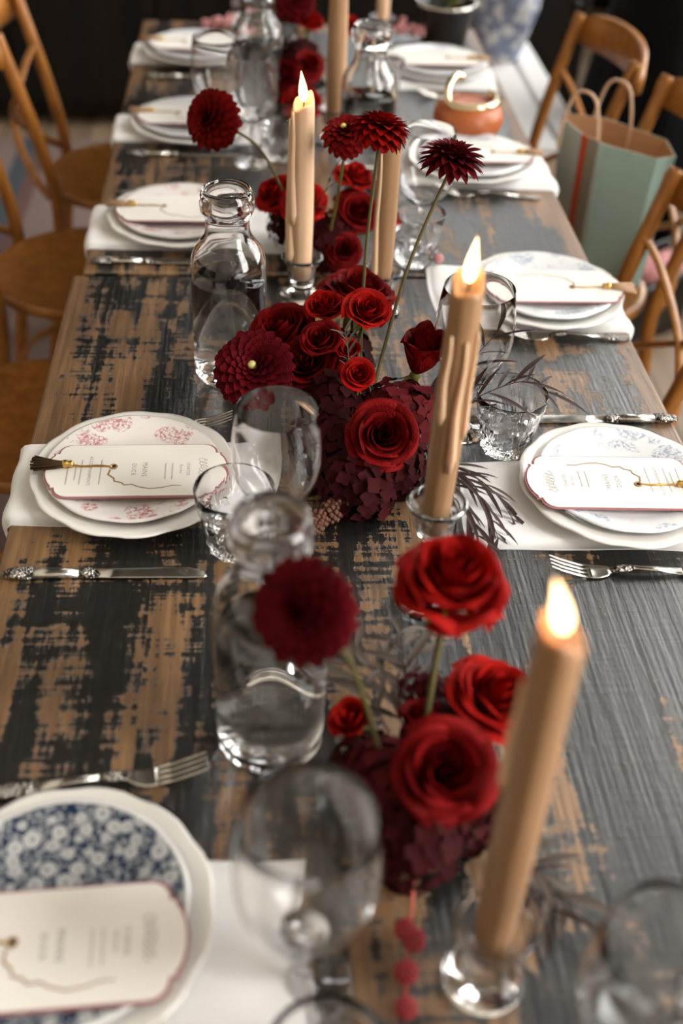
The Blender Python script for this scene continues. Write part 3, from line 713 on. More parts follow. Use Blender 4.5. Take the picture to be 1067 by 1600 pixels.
# ------------------------------------------------------------------ candles
def holder_prof(H, rr=.033, fr=.036):
    # short or tall candlestick: flared cup, waist ring, domed foot
    c = H - .045
    o = [(0, 0), (fr * .96, 0), (fr, .003), (fr * .98, .006), (fr * .72, .012), (fr * .48, .018)]
    if H > .12:
        o += [(.011, .030), (.0085, .045), (.012, .056), (.0175, .066), (.0195, .074), (.0175, .082), (.012, .090), (.014, c - .003)]
    else:
        o += [(.0175, .022), (.0205, .027), (.0195, .032), (.0185, c - .004)]
    o += [(.0205, c + .002), (.0225, c + .016), (.0245, c + .026), (.029, c + .034), (rr, c + .040), (rr + .0015, c + .0435), (rr - .001, c + .046)]
    i = [(0, c + .004), (.0165, c + .005), (.0188, c + .010), (.0196, c + .026), (.0235, c + .034), (.0285, c + .0405), (rr - .003, c + .0455)]
    return shell(o, i)
def candle(label, hlabel, x, y, H, top, lean=(0, 0), lit=True, m='wax', drips=(), r=.0178, power=.28, flame=(0, 0)):
    h = part('candle_holder', lathe(holder_prof(H), 48), M['glass'], None, loc=(x, y, TZ + .0002)); tag(h, hlabel, 'candlestick', 'glass candlesticks')
    b = H - .038; L = top - b
    t = thing('taper_candle', label, 'candle', (x, y, TZ + b), (math.atan2(-lean[1], L), math.atan2(lean[0], L), 0), 'beige taper candles')
    rg = random.Random(int(x * 1000))
    ph = rg.random() * 6
    def mod(rad, z, a, k):
        q = rad * (1 + .018 * math.sin(5 * a + 13 * z * 5 + ph) + .012 * math.sin(9 * a + ph))
        lip = max(0, (z - (L - .012)) / .012)
        return q, z + lip * (.010 * math.sin(a + ph) + .003 * math.sin(3 * a))
    prof = [(0, 0), (r * .84, 0), (r * .88, .03), (r * .97, .10), (r, L * .5), (r * .96, L * .8), (r * .93, L - .013), (r * .90, L - .005), (r * .80, L), (r * .68, L - .003), (r * .40, L - .010), (0, L - .011)]
    wx_ = part('wax', lathe(prof, 36, mod), M[m], t)
    part('wick', tube(spline([(0, 0, L - .012), (.0004, 0, L - .003), (.0018, .001, L + .004)], 8), .0011, 6), M['wick'], t)
    for (a, z0, z1, w_) in drips:
        pts = [(math.cos(a + .06 * math.sin(k)) * r * (.93 + .12), math.sin(a + .06 * math.sin(k)) * r * 1.05, z0 + (z1 - z0) * k / 9) for k in range(10)]
        part('wax_drip', tube(pts, [w_ * (.35 + .65 * min(1, k / 6)) * (1 if k < 8 else 1.2 if k == 8 else .5) for k in range(10)], 8), M['waxpale'], wx_)
    if lit:
        fx, fy = flame
        fl = lathe([(0, 0), (.0042, .003), (.0064, .009), (.0068, .015), (.0055, .024), (.0031, .034), (.0011, .042), (0, .046)], 18)
        v = [(q[0] + fx * (q[2] / .046) ** 1.5, q[1] + fy * (q[2] / .046) ** 1.5, q[2] + L - .002) for q in fl[0]]
        part('flame', (v, fl[1]), M['flame'], t)
        l = bpy.data.lights.new('candle_light', 'POINT'); l.energy = power; l.color = (1, .56, .24); l.shadow_soft_size = .009
        lo = bpy.data.objects.new('candle_light', l); COL.objects.link(lo); lo.parent = t; lo.location = (fx * .4, fy * .4, L + .020)
    return t
candle('lit beige taper leaning over the red roses in a low glass candlestick', 'low glass candlestick holding the leaning lit taper', .194, .476, .085, .425, (.0, .01), flame=(-.012, .0), drips=((PI, .33, .22, .004),))
candle('lit dripping taper in the tallest candlestick between the open rose and the pale blue napkin', 'tall glass candlestick beside the pale blue plate and its napkin', .200, .945, .155, .425, (.004, .002), drips=((-1.4, .25, .09, .0042), (-.7, .26, .13, .003), (-2.3, .255, .15, .0035)), flame=(.003, .004))
candle('lit taper with a thick wax run down its left side, beside the tall water bottle', 'glass candlestick beside the tall water bottle', .079, 1.684, .075, .335, (-.004, -.012), m='waxpale', drips=((PI, .27, .02, .0085), (-2.6, .285, .10, .006), (2.6, .28, .06, .005)), flame=(-.004, .002))
candle('unlit taper behind the two upright dahlias', 'glass candlestick behind the mid cluster of roses', .207, 1.635, .075, .315, (-.002, -.004), lit=False, drips=((-2.4, .24, .02, .004),))
candle('tall taper among the far red flowers', 'glass candlestick among the far red flowers', .170, 2.36, .075, .37, (0, 0), drips=((0, .28, .10, .004),))
candle('slim taper at the far end by the pink sprigs', 'glass candlestick at the far end by the pink sprigs', .335, 3.02, .075, .36, (0, 0), lit=True, m='waxpale')
candle('taper behind the far water bottle', 'glass candlestick behind the far water bottle', .125, 2.98, .075, .36, (0, 0), lit=False, m='waxpale')

# ------------------------------------------------------------------ flowers
def rose_petal(k, seed):
    """unit petal of layer k (0 = heart): rose radius 1, axis +Z, base at the origin"""
    rg = random.Random(seed)
    R = (.09, .17, .27, .39, .52, .66, .80)[k]; H = (.86, .90, .92, .92, .86, .74, .56)[k]
    W = math.radians((250, 190, 165, 140, 118, 104, 96)[k]); curl = (.0, .02, .04, .08, .13, .17, .20)[k]
    sp = (.10, .09, .10, .10, .09, .07, .06)[k]
    nu, nv = 10, 8; V, F = [], []; ph = rg.random() * 6
    for i in range(nu + 1):
        u = -1 + 2 * i / nu
        for j in range(nv + 1):
            v = j / nv
            a = u * W / 2 * (.35 + .65 * math.sin(min(1, v * 1.5) * PI / 2))
            top = 1 - .26 * abs(u) ** 2.4 + .05 * math.cos(u * 4 + ph)
            z = H * v * top
            r = .05 + (R - .05) * math.sin(min(v * 1.15, 1) * PI / 2) ** .8
            e = max(0, (v - .72) / .28)
            r += curl * e ** 1.7 + .02 * math.sin(3 * u + ph) * v + sp * u * v * .5
            z -= curl * .75 * e ** 2.2 * (1 + .5 * math.sin(5 * u + ph)) - .03 * math.sin(6 * u + ph) * e
            V.append((r * math.cos(a), r * math.sin(a), z))
    W_ = nv + 1
    for i in range(nu):
        for j in range(nv): q = i * W_ + j; F.append((q, q + W_, q + W_ + 1, q + 1))
    return V, F
RP = {(k, s, m): mk('petal', rose_petal(k, k * 7 + s), M[m]) for k in range(7) for s in range(2) for m in ('red', 'deep')}
def leaf_vf(L, W, fold=.25, bend=.15, n=6):
    V, F = [], []
    for i in range(n + 1):
        u = i / n; w_ = W * math.sin(PI * min(1, u * .94 + .03)) ** .8
        z = -bend * L * u * u
        V += [(-w_, L * u, z + fold * w_), (0, L * u, z), (w_, L * u, z + fold * w_)]
    for i in range(n):
        for k in range(2): q = i * 3 + k; F.append((q, q + 1, q + 4, q + 3))
    return V, F
SEPAL = mk('sepal', leaf_vf(.55, .10, .4, .5), M['green'])
def stem_local(root_m, pts, r0, r1, m, parent, name='stem', n=14):
    inv = root_m.inverted(); P = [inv @ Vector(p) for p in spline(pts, n)]
    s = 1.0 / root_m.to_scale()[0]
    return part(name, tube(P, [(r0 + (r1 - r0) * i / n) * s for i in range(n + 1)], 7), M[m], parent)
def root_at(name, label, cat, loc, axis, R, group, roll):
    t = thing(name, label, cat, group=group)
    m = Matrix.Translation(Vector(loc)) @ look_rot(axis, roll).to_4x4() @ Matrix.Scale(R, 4)
    t.matrix_world = m; t.rotation_euler = m.to_euler(); t.location = loc; t.scale = (R,) * 3
    return t, m
def rose(label, loc, axis, R, m='deep', foot=None, layers=7, sepals=True, stemr=.0028, stemm='stem', zs=1.0):
    rg = random.Random(label); loc = (loc[0], loc[1], loc[2] + TZ)
    ax = Vector(axis).normalized(); base = Vector(loc) - ax * R * .45
    t, mm = root_at('rose', label, 'rose', base, axis, R, 'red roses', rg.random() * 6)
    a = 0
    for k in range(layers):
        n = (2, 3, 3, 4, 5, 5, 6)[k]
        a += rg.random() * 2
        for i in range(n):
            o = ob('petal', RP[(k, rg.randrange(2), m)], t, (0, 0, -.01 * k), (rg.uniform(-.05, .05), rg.uniform(-.05, .07), a + 2 * PI * i / n + rg.uniform(-.1, .1)))
            s = rg.uniform(.93, 1.06); o.scale = (s, s, rg.uniform(.92, 1.06) * zs)
    hip = part('hip', lathe([(0, -.22), (.10, -.20), (.15, -.10), (.10, 0), (.0, .05)], 10), M['green'], t)
    if sepals:
        for i in range(5): ob('sepal', SEPAL, hip, (0, 0, -.06), (-.5 if i % 2 else -.9, 0, 2 * PI * i / 5))
    f = Vector((foot[0], foot[1], foot[2] + TZ)) if foot else Vector((loc[0], loc[1], TZ + .03))
    st = base - ax * R * .2
    stem_local(mm, [st, st - ax * min(.03, (st - f).length * .3) + (f - st) * .1, (st + f) / 2 + (f - st) * .1, f], stemr * .9, stemr, stemm, t)
    return t
def dahlia_petal(pointed, seed):
    rg = random.Random(seed); V, F = [], []; n = 7
    for i in range(n + 1):
        u = i / n; w_ = .20 * (math.sin(PI * min(1, .12 + u * .80)) ** .7) * (1 if not pointed else (1.0 - .35 * u))
        if i == n: w_ = .05 if not pointed else .012
        z = .10 * math.sin(u * PI * .8) - (.05 * u * u)
        c = .55 * (1 - .35 * u)
        V += [(-w_, u, z + c * w_ * .9), (-w_ * .55, u, z + c * w_ * .22), (0, u * 1.02, z), (w_ * .55, u, z + c * w_ * .22), (w_, u, z + c * w_ * .9)]
    for i in range(n):
        for k in range(4): q = i * 5 + k; F.append((q, q + 1, q + 6, q + 5))
    return V, F
DP = {(p, m): mk('petal', dahlia_petal(p, 1), M[m]) for p in (0, 1) for m in ('wine', 'deep', 'red')}
def dahlia(label, loc, axis, R, m='wine', foot=None, n=110, pointed=0, maxang=132, stemm='stem', bend=None, centre=True, stemr=.0026):
    rg = random.Random(label); loc = Vector((loc[0], loc[1], loc[2] + TZ)); ax = Vector(axis).normalized()
    t, mm = root_at('dahlia', label, 'dahlia', loc, axis, R, 'dark red dahlias', rg.random() * 6)
    for i in range(n):
        q = (i + .5) / n; th = math.radians(10 + (maxang - 10) * q ** .72); az = i * 2.39996
        L = .34 + .62 * min(1, q * 1.9) ** .8 * rg.uniform(.92, 1.06)
        o = ob('petal', DP[(pointed, m)], t, (0, 0, 0))
        # petal runs along +Y: tilt up towards +Z by (90 - th), then spin about Z; cup faces the axis
        o.rotation_euler = (Matrix.Rotation(az, 3, 'Z') @ Matrix.Rotation(PI / 2 - th, 3, 'X')).to_euler()
        o.location = Vector((math.sin(th) * -math.sin(az), math.sin(th) * math.cos(az), math.cos(th))) * .10
        o.scale = (L * (.95 if pointed else 1.15) + .12, L, L)
    if centre: part('heart', sphere((0, 0, .36), .13, 10, 6), M['bud'], t)
    part('calyx', lathe([(0, -.26), (.12, -.24), (.20, -.14), (.16, -.02), (0, .05)], 10), M['green'], t)
    st = loc - ax * R * .24
    f = Vector((foot[0], foot[1], foot[2] + TZ)) if foot else Vector((loc.x, loc.y, TZ + .03))
    mid = (st + f) / 2 if bend is None else Vector((bend[0], bend[1], bend[2] + TZ))
    stem_local(mm, [st, mid, f], stemr * .85, stemr, stemm, t, n=18)
    return t
def floret_vf():
    L = []
    for k in range(4):
        lf = leaf_vf(.5, .26, .15, -.10, 4); L.append(xf(lf, Matrix.Rotation(k * PI / 2 + .2 * (k % 2), 4, 'Z')))
    return join(*L)
FLO = {m: mk('floret', floret_vf(), M[m]) for m in ('hyd', 'hyd2')}
def hydrangea(label, loc, axis, R, m='hyd', n=110, foot=None):
    rg = random.Random(label); loc = Vector((loc[0], loc[1], loc[2] + TZ)); ax = Vector(axis).normalized()
    t, mm = root_at('hydrangea', label, 'hydrangea', loc - ax * R * .5, axis, R, 'hydrangea heads', 0)
    part('core', lathe([(0, -.2), (.30, -.1), (.55, .25), (.45, .6), (.2, .78), (0, .82)], 14), M['hyd2'], t)
    for i in range(n):
        q = (i + .5) / n; th = math.radians(8 + 105 * q ** .6); az = i * 2.39996
        d = Vector((math.sin(th) * math.cos(az), math.sin(th) * math.sin(az), math.cos(th)))
        o = ob('floret', FLO[m], t, d * rg.uniform(.78, .98) * Vector((1, 1, .75)).x * 1.0, (0, 0, 0), rg.uniform(.30, .42))
        dd = (d + Vector((rg.uniform(-.4, .4), rg.uniform(-.4, .4), rg.uniform(-.1, .4)))).normalized()
        o.rotation_euler = look_rot(dd, rg.random() * 6).to_euler()
    f = Vector((foot[0], foot[1], foot[2] + TZ)) if foot else Vector((loc.x, loc.y, TZ + .012))
    st = loc - ax * R * .6
    stem_local(mm, [st, (st + f) / 2, f], .0025, .0028, 'stem', t, n=8)
    return t
LEAFM = {m: mk('leaf', leaf_vf(1.0, .058 if m == 'leaf' else .085, .35, .22, 6), M[m]) for m in ('leaf', 'leafgrey')}
def sprig(label, pts, nleaf, L, m='leaf', name='foliage_sprig', spread=1.0, r=.0011, seed=1):
    rg = random.Random(seed); P = spline([(x, y, z + TZ) for x, y, z in pts], 30); base = P[0]
    t = thing(name, label, 'foliage', base, group='bronze foliage sprigs')
    part('stem', tube([p - base for p in P], [r * (1 - .6 * i / 30) for i in range(31)], 6), M[m], t)
    for k in range(nleaf):
        i = int(4 + 26 * k / max(1, nleaf - 1)); p = P[min(i, 30)]; d = (P[min(i + 1, 30)] - P[max(i - 1, 0)]).normalized()
        s = d.cross(Vector((0, 0, 1))).normalized() * (1 if k % 2 else -1)
        dr = (d * rg.uniform(.5, 1.2) + s * rg.uniform(.2, .9) * spread + Vector((0, 0, rg.uniform(-.15, .55)))).normalized()
        q = dr.to_track_quat('Y', 'Z')
        ob('leaf', LEAFM[m], t, p - base, q.to_euler(), L * rg.uniform(.6, 1.15))
    return t
def bowl(label, x, y, r, h):
    o = part('flower_bowl', lathe([(0, 0), (r * .55, 0), (r * .6, .004), (r * .9, h * .5), (r, h), (r * .95, h), (r * .84, h * .52), (r * .5, .012), (0, .010)], 36), M['bowl'], None, loc=(x, y, TZ + .0002))
    return tag(o, label, 'bowl')

# --- cluster by the near bottle
bowl('low dark bowl under the roses beside the leaning candle', .150, .640, .060, .045)
NB = (.150, .640, .03)
rose('big bright red rose held high above the near cluster', (.174, .720, .240), (.02, -.10, 1), .0520, 'red', (.152, .655, .03), stemr=.0036, zs=1.5)
rose('open red rose facing up between the leaning candle and the wine glass', (.163, .600, .130), (-.05, -.50, .85), .0490, 'deep', NB, zs=1.25)
rose('bright red rose behind the leaning candle', (.228, .700, .115), (.3, -.1, .9), .0500, 'red', (.165, .65, .03))
rose('small red rose low beside the near bottle', (.092, .705, .074), (-.4, -.1, .9), .034, 'red', (.14, .645, .03), layers=5)
rose('half-hidden red rose under the big high rose', (.158, .690, .095), (.0, .3, .95), .034, 'deep', (.15, .65, .03), layers=5)
dahlia('wine red dahlia hanging in front of the near bottle neck', (.036, .640, .290), (-.50, -.55, .45), .0440, 'wine', (.128, .645, .03), bend=(.085, .655, .20), n=120, centre=False)
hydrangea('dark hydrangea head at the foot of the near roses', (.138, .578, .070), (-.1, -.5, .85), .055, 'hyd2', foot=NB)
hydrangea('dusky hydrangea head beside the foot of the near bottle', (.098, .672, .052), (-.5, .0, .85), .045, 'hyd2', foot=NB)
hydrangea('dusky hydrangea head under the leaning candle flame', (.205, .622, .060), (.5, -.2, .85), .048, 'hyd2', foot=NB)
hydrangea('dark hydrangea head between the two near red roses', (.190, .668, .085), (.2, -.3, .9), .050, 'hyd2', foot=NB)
hydrangea('red tinged hydrangea head left of the open near rose', (.112, .628, .085), (-.4, -.3, .85), .046, 'hyd', foot=NB)
hydrangea('pinkish hydrangea sprig behind the near roses', (.172, .742, .085), (.1, .3, .9), .030, 'hyd', n=50, foot=NB)
sprig('grey bronze leafy sprig lying behind the near bottle', [(.15, .70, .05), (.13, .78, .045), (.10, .86, .03), (.085, .91, .02)], 22, .060, 'leafgrey', spread=1.3, seed=3)
sprig('grey bronze sprig pointing at the tall candlestick foot', [(.155, .70, .06), (.155, .78, .06), (.16, .86, .035)], 16, .055, 'leafgrey', spread=1.3, seed=5)
sprig('grey bronze sprig curling behind the near dahlia', [(.13, .70, .06), (.09, .79, .07), (.05, .85, .05)], 16, .055, 'leafgrey', spread=1.2, seed=8)
sprig('dark leafy sprig lying on bare wood beside the leaning candle', [(.20, .61, .03), (.235, .60, .018), (.262, .575, .010), (.278, .545, .006)], 12, .055, 'leafgrey', spread=1.0, seed=6)
sprig('dark leafy sprig pointing past the leaning candle to the wine glass', [(.20, .60, .03), (.24, .565, .02), (.265, .53, .008)], 10, .05, 'leaf', spread=1.1, seed=16)
def berry_sprig(label, pts, balls, m, sm, seed=1):
    rg = random.Random(seed); P = spline([(x, y, z + TZ) for x, y, z in pts], 24); b = P[0]
    t = thing('berry_sprig', label, 'flower', b)
    part('stem', tube([p - b for p in P], .0018, 7), M[sm], t)
    for (u, r, ox, oy) in balls:
        c = P[int(u * 24)] - b + Vector((ox, oy, r * .3)); L = [sphere(c, r * .8, 10, 6)]
        for k in range(46):
            th = math.acos(1 - 2 * (k + .5) / 46); az = k * 2.39996
            L.append(sphere(c + Vector((math.sin(th) * math.cos(az), math.sin(th) * math.sin(az), math.cos(th))) * r * .82, r * .24, 6, 4))
        part('seed_head', join(*L), M[m], t)
    return t
berry_sprig('red stalk with crimson bobble heads hanging beside the wine glass', [(.150, .580, .06), (.140, .552, .045), (.134, .520, .030), (.131, .500, .018), (.126, .475, .012), (.122, .44, .012)], [(.05, .010, .004, 0), (.50, .010, -.005, .0), (.62, .0105, .004, 0), (.82, .011, 0, 0), (.97, .010, 0, 0)], 'berry', 'redstem')

# --- middle cluster
bowl('low dark bowl under the middle roses', .135, 1.225, .070, .05)
MB_ = (.135, 1.225, .03)
rose('large open rose with a spiral heart beside the dripping candle', (.161, 1.145, .100), (.02, -.72, .69), .0500, 'deep', MB_, zs=1.2)
rose('small spray rose above the large open rose', (.134, 1.225, .140), (-.05, -.55, .8), .0275, 'red', MB_, layers=6)
rose('small spray rose facing the tall bottle side of the middle cluster', (.088, 1.296, .150), (-.25, -.45, .85), .0350, 'deep', MB_, layers=6)
rose('small bright spray rose beside the thin dahlia stem', (.151, 1.324, .178), (.1, -.4, .9), .0400, 'red', MB_, layers=6)
rose('small spray rose at the back of the middle cluster', (.097, 1.368, .158), (-.2, -.2, .95), .0360, 'red', MB_, layers=6)
rose('dark rose beside the foot of the tall bottle', (.036, 1.370, .118), (-.4, -.3, .85), .0560, 'deep', MB_)
rose('dark rose in the hollow of the middle cluster', (.070, 1.300, .110), (-.3, -.5, .8), .0480, 'deep', MB_)
rose('broad dark rose behind the spray roses', (.150, 1.452, .140), (.1, .1, .99), .0600, 'deep', MB_)
rose('deep red rosebud standing apart beside the tall glass', (.228, 1.300, .118), (.22, -.05, .97), .0540, 'deep', MB_, layers=5, zs=1.45)
rose('tiny spray rose tucked behind its brighter neighbour', (.126, 1.285, .140), (.0, -.4, .9), .025, 'red', MB_, layers=5)
dahlia('wine dahlia with a yellow heart leaning at the tall bottle', (.000, 1.268, .118), (-.20, -.55, .80), .0520, 'wine', (.125, 1.205, .05), n=130, maxang=105, bend=(.062, 1.222, .095), stemm='rope')
dahlia('upright red dahlia on a thin stalk hiding the unlit taper', (.178, 1.531, .350), (.15, .35, .9), .0410, 'red', (.145, 1.30, .05), bend=(.156, 1.43, .20), n=120, maxang=142)
dahlia('dark spiky dahlia on a long slanting stalk near the terracotta pot', (.262, 1.417, .352), (.10, .16, .97), .0440, 'wine', (.150, 1.25, .05), bend=(.205, 1.36, .215), n=110, pointed=1, maxang=122, centre=False)
hydrangea('dusky hydrangea head between the rosebud and the dripping candle', (.205, 1.225, .085), (.3, -.45, .85), .058, 'hyd', n=130, foot=MB_)
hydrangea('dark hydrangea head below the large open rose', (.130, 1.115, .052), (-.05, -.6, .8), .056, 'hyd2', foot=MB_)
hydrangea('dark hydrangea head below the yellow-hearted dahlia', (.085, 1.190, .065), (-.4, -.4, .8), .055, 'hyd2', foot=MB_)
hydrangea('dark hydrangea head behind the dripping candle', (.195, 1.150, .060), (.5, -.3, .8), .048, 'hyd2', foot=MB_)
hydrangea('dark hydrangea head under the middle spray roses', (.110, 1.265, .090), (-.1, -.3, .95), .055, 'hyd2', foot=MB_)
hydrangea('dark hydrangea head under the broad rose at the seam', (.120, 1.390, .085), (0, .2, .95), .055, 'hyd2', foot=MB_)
berry_sprig('brown amaranth tassel lying between the wine glass and the open rose', [(.125, 1.12, .03), (.105, 1.098, .02), (.088, 1.085, .012), (.072, 1.068, .010)], [(.35, .014, 0, 0), (.6, .016, .004, .004), (.8, .015, -.004, 0), (.98, .012, 0, 0)], 'brownberry', 'stem', 2)
sprig('bronze sprig arching over the tumbler beside the pale blue plate', [(.215, 1.20, .07), (.26, 1.215, .085), (.31, 1.235, .105), (.365, 1.255, .110), (.40, 1.262, .085)], 17, .062, 'leaf', spread=1.2, seed=21)
sprig('bronze sprig rising in front of the tall wine glass', [(.215, 1.21, .07), (.245, 1.24, .10), (.285, 1.265, .13), (.325, 1.29, .165)], 13, .062, 'leaf', spread=1.2, seed=22)
sprig('bronze sprig fanning over the napkin beside the dripping candle', [(.21, 1.15, .06), (.250, 1.12, .062), (.285, 1.085, .045), (.305, 1.045, .012)], 18, .062, 'leaf', spread=.6, seed=23)
sprig('bronze sprig drooping beside the tall candlestick', [(.21, 1.14, .06), (.245, 1.10, .055), (.268, 1.06, .035), (.280, 1.010, .008)], 16, .060, 'leaf', spread=.6, seed=24)
sprig('bronze sprig spreading low on the white napkin edge', [(.21, 1.15, .06), (.262, 1.135, .055), (.305, 1.115, .035), (.33, 1.085, .012)], 12, .055, 'leaf', spread=.5, seed=25)
sprig('small pale bud sprig among the spray roses', [(.125, 1.255, .12), (.122, 1.262, .155), (.118, 1.270, .175)], 10, .022, 'leafgrey', spread=1.2, seed=31)

# --- cluster past the seam
bowl('low dark bowl under the roses past the seam', .115, 1.830, .060, .045)
FB = (.115, 1.830, .03)
rose('bright red rose under the drooping dahlia stalk', (.034, 1.835, .118), (-.5, -.3, .8), .040, 'red', FB)
rose('bright red rose behind the wax-run candle', (.082, 1.800, .120), (-.1, -.5, .85), .042, 'red', FB)
rose('deep rose behind the unlit taper', (.178, 1.806, .100), (.3, -.6, .75), .044, 'deep', FB)
rose('red rose above the deep rose behind the unlit taper', (.176, 1.850, .145), (.2, -.1, .97), .038, 'red', FB)
rose('dim red rose low at the seam between the candles', (.150, 1.745, .055), (.0, -.8, .6), .035, 'deep', FB)
rose('red rose peeping right of the unlit taper', (.235, 1.815, .090), (.6, -.2, .75), .030, 'red', FB, layers=6)
dahlia('drooping dark red dahlia head in front of the blue edged plate', (-.070, 1.815, .250), (-.62, -.55, .35), .0480, 'deep', (.06, 1.825, .10), bend=(.010, 1.822, .200), n=140, centre=False)
dahlia('loose red dahlia leaning on the upright one', (.138, 1.648, .295), (-.25, -.25, .92), .0370, 'deep', (.128, 1.80, .04), bend=(.134, 1.690, .18), n=100, maxang=135, stemm='green')
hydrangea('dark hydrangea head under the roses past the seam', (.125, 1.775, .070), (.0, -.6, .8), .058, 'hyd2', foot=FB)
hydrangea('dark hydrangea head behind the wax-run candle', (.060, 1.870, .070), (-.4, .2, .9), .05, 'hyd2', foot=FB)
sprig('small green leaves beside the wax-run candle', [(.10, 1.80, .10), (.112, 1.745, .15), (.128, 1.73, .20)], 5, .035, 'leafgrey', seed=41)

# --- far cluster
bowl('low dark bowl under the far red flowers', .105, 2.60, .065, .045)
GB = (.105, 2.60, .03)
dahlia('dark dahlia high in the far cluster', (.093, 2.62, .215), (-.2, -.5, .8), .046, 'wine', GB, n=90)
rose('bright red rose right of the far taper', (.225, 2.66, .155), (.4, -.3, .85), .040, 'red', GB, layers=6)
rose('bright red rose left of the far taper', (.130, 2.60, .180), (.2, -.4, .9), .036, 'red', GB, layers=6)
rose('red rose behind the lit wax-run candle flame', (.108, 2.44, .060), (.0, -.6, .8), .046, 'red', GB)
rose('dim red rose beside the far glasses', (.062, 2.50, .095), (-.5, -.4, .8), .044, 'deep', GB)
rose('deep red rose low in the far cluster', (.120, 2.53, .110), (.2, -.6, .8), .044, 'deep', GB)
hydrangea('dark hydrangea head in the far cluster', (.095, 2.56, .120), (-.2, -.5, .8), .06, 'hyd2', foot=GB)
hydrangea('dark hydrangea head below the far roses', (.075, 2.50, .050), (-.1, -.7, .7), .055, 'hyd2', foot=GB)
def pink_spray(label, x, y, n, sx, seed):
    rg = random.Random(seed); t = thing('pink_flower_sprig', label, 'flower', (x, y, TZ))
    part('stem', tube(spline([(-sx, 0, .006), (0, .01, .012), (sx, 0, .006)], 12), .0018, 6), M['stem'], t)
    for k in range(n):
        u = rg.uniform(-1, 1); c = Vector((u * sx, rg.uniform(-.018, .018), .014 + rg.uniform(0, .03) * (1 - u * u)))
        L = [sphere(c + Vector((rg.uniform(-1, 1), rg.uniform(-1, 1), rg.uniform(-.5, 1))) * .009, rg.uniform(.005, .008), 7, 5) for _ in range(6)]
        part('flower_head', join(*L), M['pinkcloth'], t)
pink_spray('pinkish flower sprig lying by the dark silver-rimmed bucket', .425, 3.09, 14, .075, 2)
pink_spray('pale pink sprig lying at the far table end behind the blue edged plate', -.075, 3.10, 12, .06, 5)
pb = berry_sprig('tiny pink bobble on the napkin corner by the cut glass', [(.300, 1.80, .012), (.315, 1.795, .014), (.328, 1.79, .016)], [(.9, .009, 0, 0)], 'pinkcloth', 'stem', 9)

# ------------------------------------------------------------------ terracotta pot with brass loop
t = thing('terracotta_pot', 'round terracotta pot with a pale brass loop handle at the table edge', 'pot', (.470, 2.41, TZ))
part('body', lathe([(0, 0), (.048, 0), (.060, .006), (.074, .028), (.078, .046), (.073, .064), (.060, .075), (.050, .078), (.047, .074), (.030, .066), (0, .063)], 44), M['terracotta'], t)
part('lid', lathe([(0, .0645), (.030, .0675), (.046, .0755), (.030, .0705), (0, .069)], 36), M['terrapale'], t)
arc = [(-.058 + .006 * math.sin(a * 2), .035 - .050 * math.cos(a) - .03, .076 + .066 * math.sin(a)) for a in [PI * k / 14 for k in range(15)]]
loop = spline([(-.016, .030, .120), (-.034, .018, .126), (-.052, -.006, .108), (-.050, -.030, .084), (-.028, -.044, .081), (.004, -.050, .081), (.036, -.040, .081), (.056, -.012, .081), (.058, .016, .083), (.046, .034, .086)], 40)
part('loop_handle', tube(loop, .0078, 10), M['brass'], t)

# dark bucket with silver rim at the far corner
t = thing('metal_bucket', 'dark metal bucket with a silver rim and greenery at the far corner', 'bucket', (.515, 3.12, TZ))
part('body', lathe([(0, 0), (.058, 0), (.062, .004), (.078, .085), (.081, .088), (.0775, .088), (.060, .008), (0, .006)], 36), M['bucket'], t)
part('rim', tube([(.0805 * math.cos(2 * PI * k / 36), .0805 * math.sin(2 * PI * k / 36), .089) for k in range(37)], .005, 8, cap=False), M['silver'], t)
rg = random.Random(3)
GL = mk('leaf', leaf_vf(.07, .016, .3, .3), M['green'])
for k in range(26):
    a = rg.random() * 6.28; ob('leaf', GL, t, (math.cos(a) * .03 * rg.random(), math.sin(a) * .03, .07 + rg.random() * .05), (rg.uniform(.2, 1.2), 0, a))

# ------------------------------------------------------------------ bench, jar, bags
t = thing('bench', 'white painted bench with two seat boards under the blue and white jar', 'bench', (.86, 3.66, 0))
part('seat_board', box(-.13, .03, -.52, .55, .42, .455, .004), M['white_paint'], t, False); part('seat_board', box(.045, .125, -.52, .55, .42, .455, .004), M['white_paint'], t, False)
for sy in (-.40, .45):
    for sx in (-.10, .095): part('leg', box(sx - .02, sx + .02, sy - .02, sy + .02, 0, .42), M['white_paint'], t, False)
t = thing('china_jar', 'blue and white patterned china jar standing on the white bench', 'jar', (.845, 3.93, .4552))
part('body', lathe([(0, 0), (.070, 0), (.074, .006), (.078, .03), (.100, .10), (.118, .17), (.120, .21), (.105, .26), (.072, .285), (.064, .295), (.066, .315), (.058, .315), (.056, .29), (0, .285)], 40), M['jar'], t)
part('lid', lathe([(0, .3155), (.072, .3155), (.078, .322), (.070, .345), (.040, .365), (.015, .372), (.018, .385), (.010, .398), (0, .400)], 32), M['jar'], t)

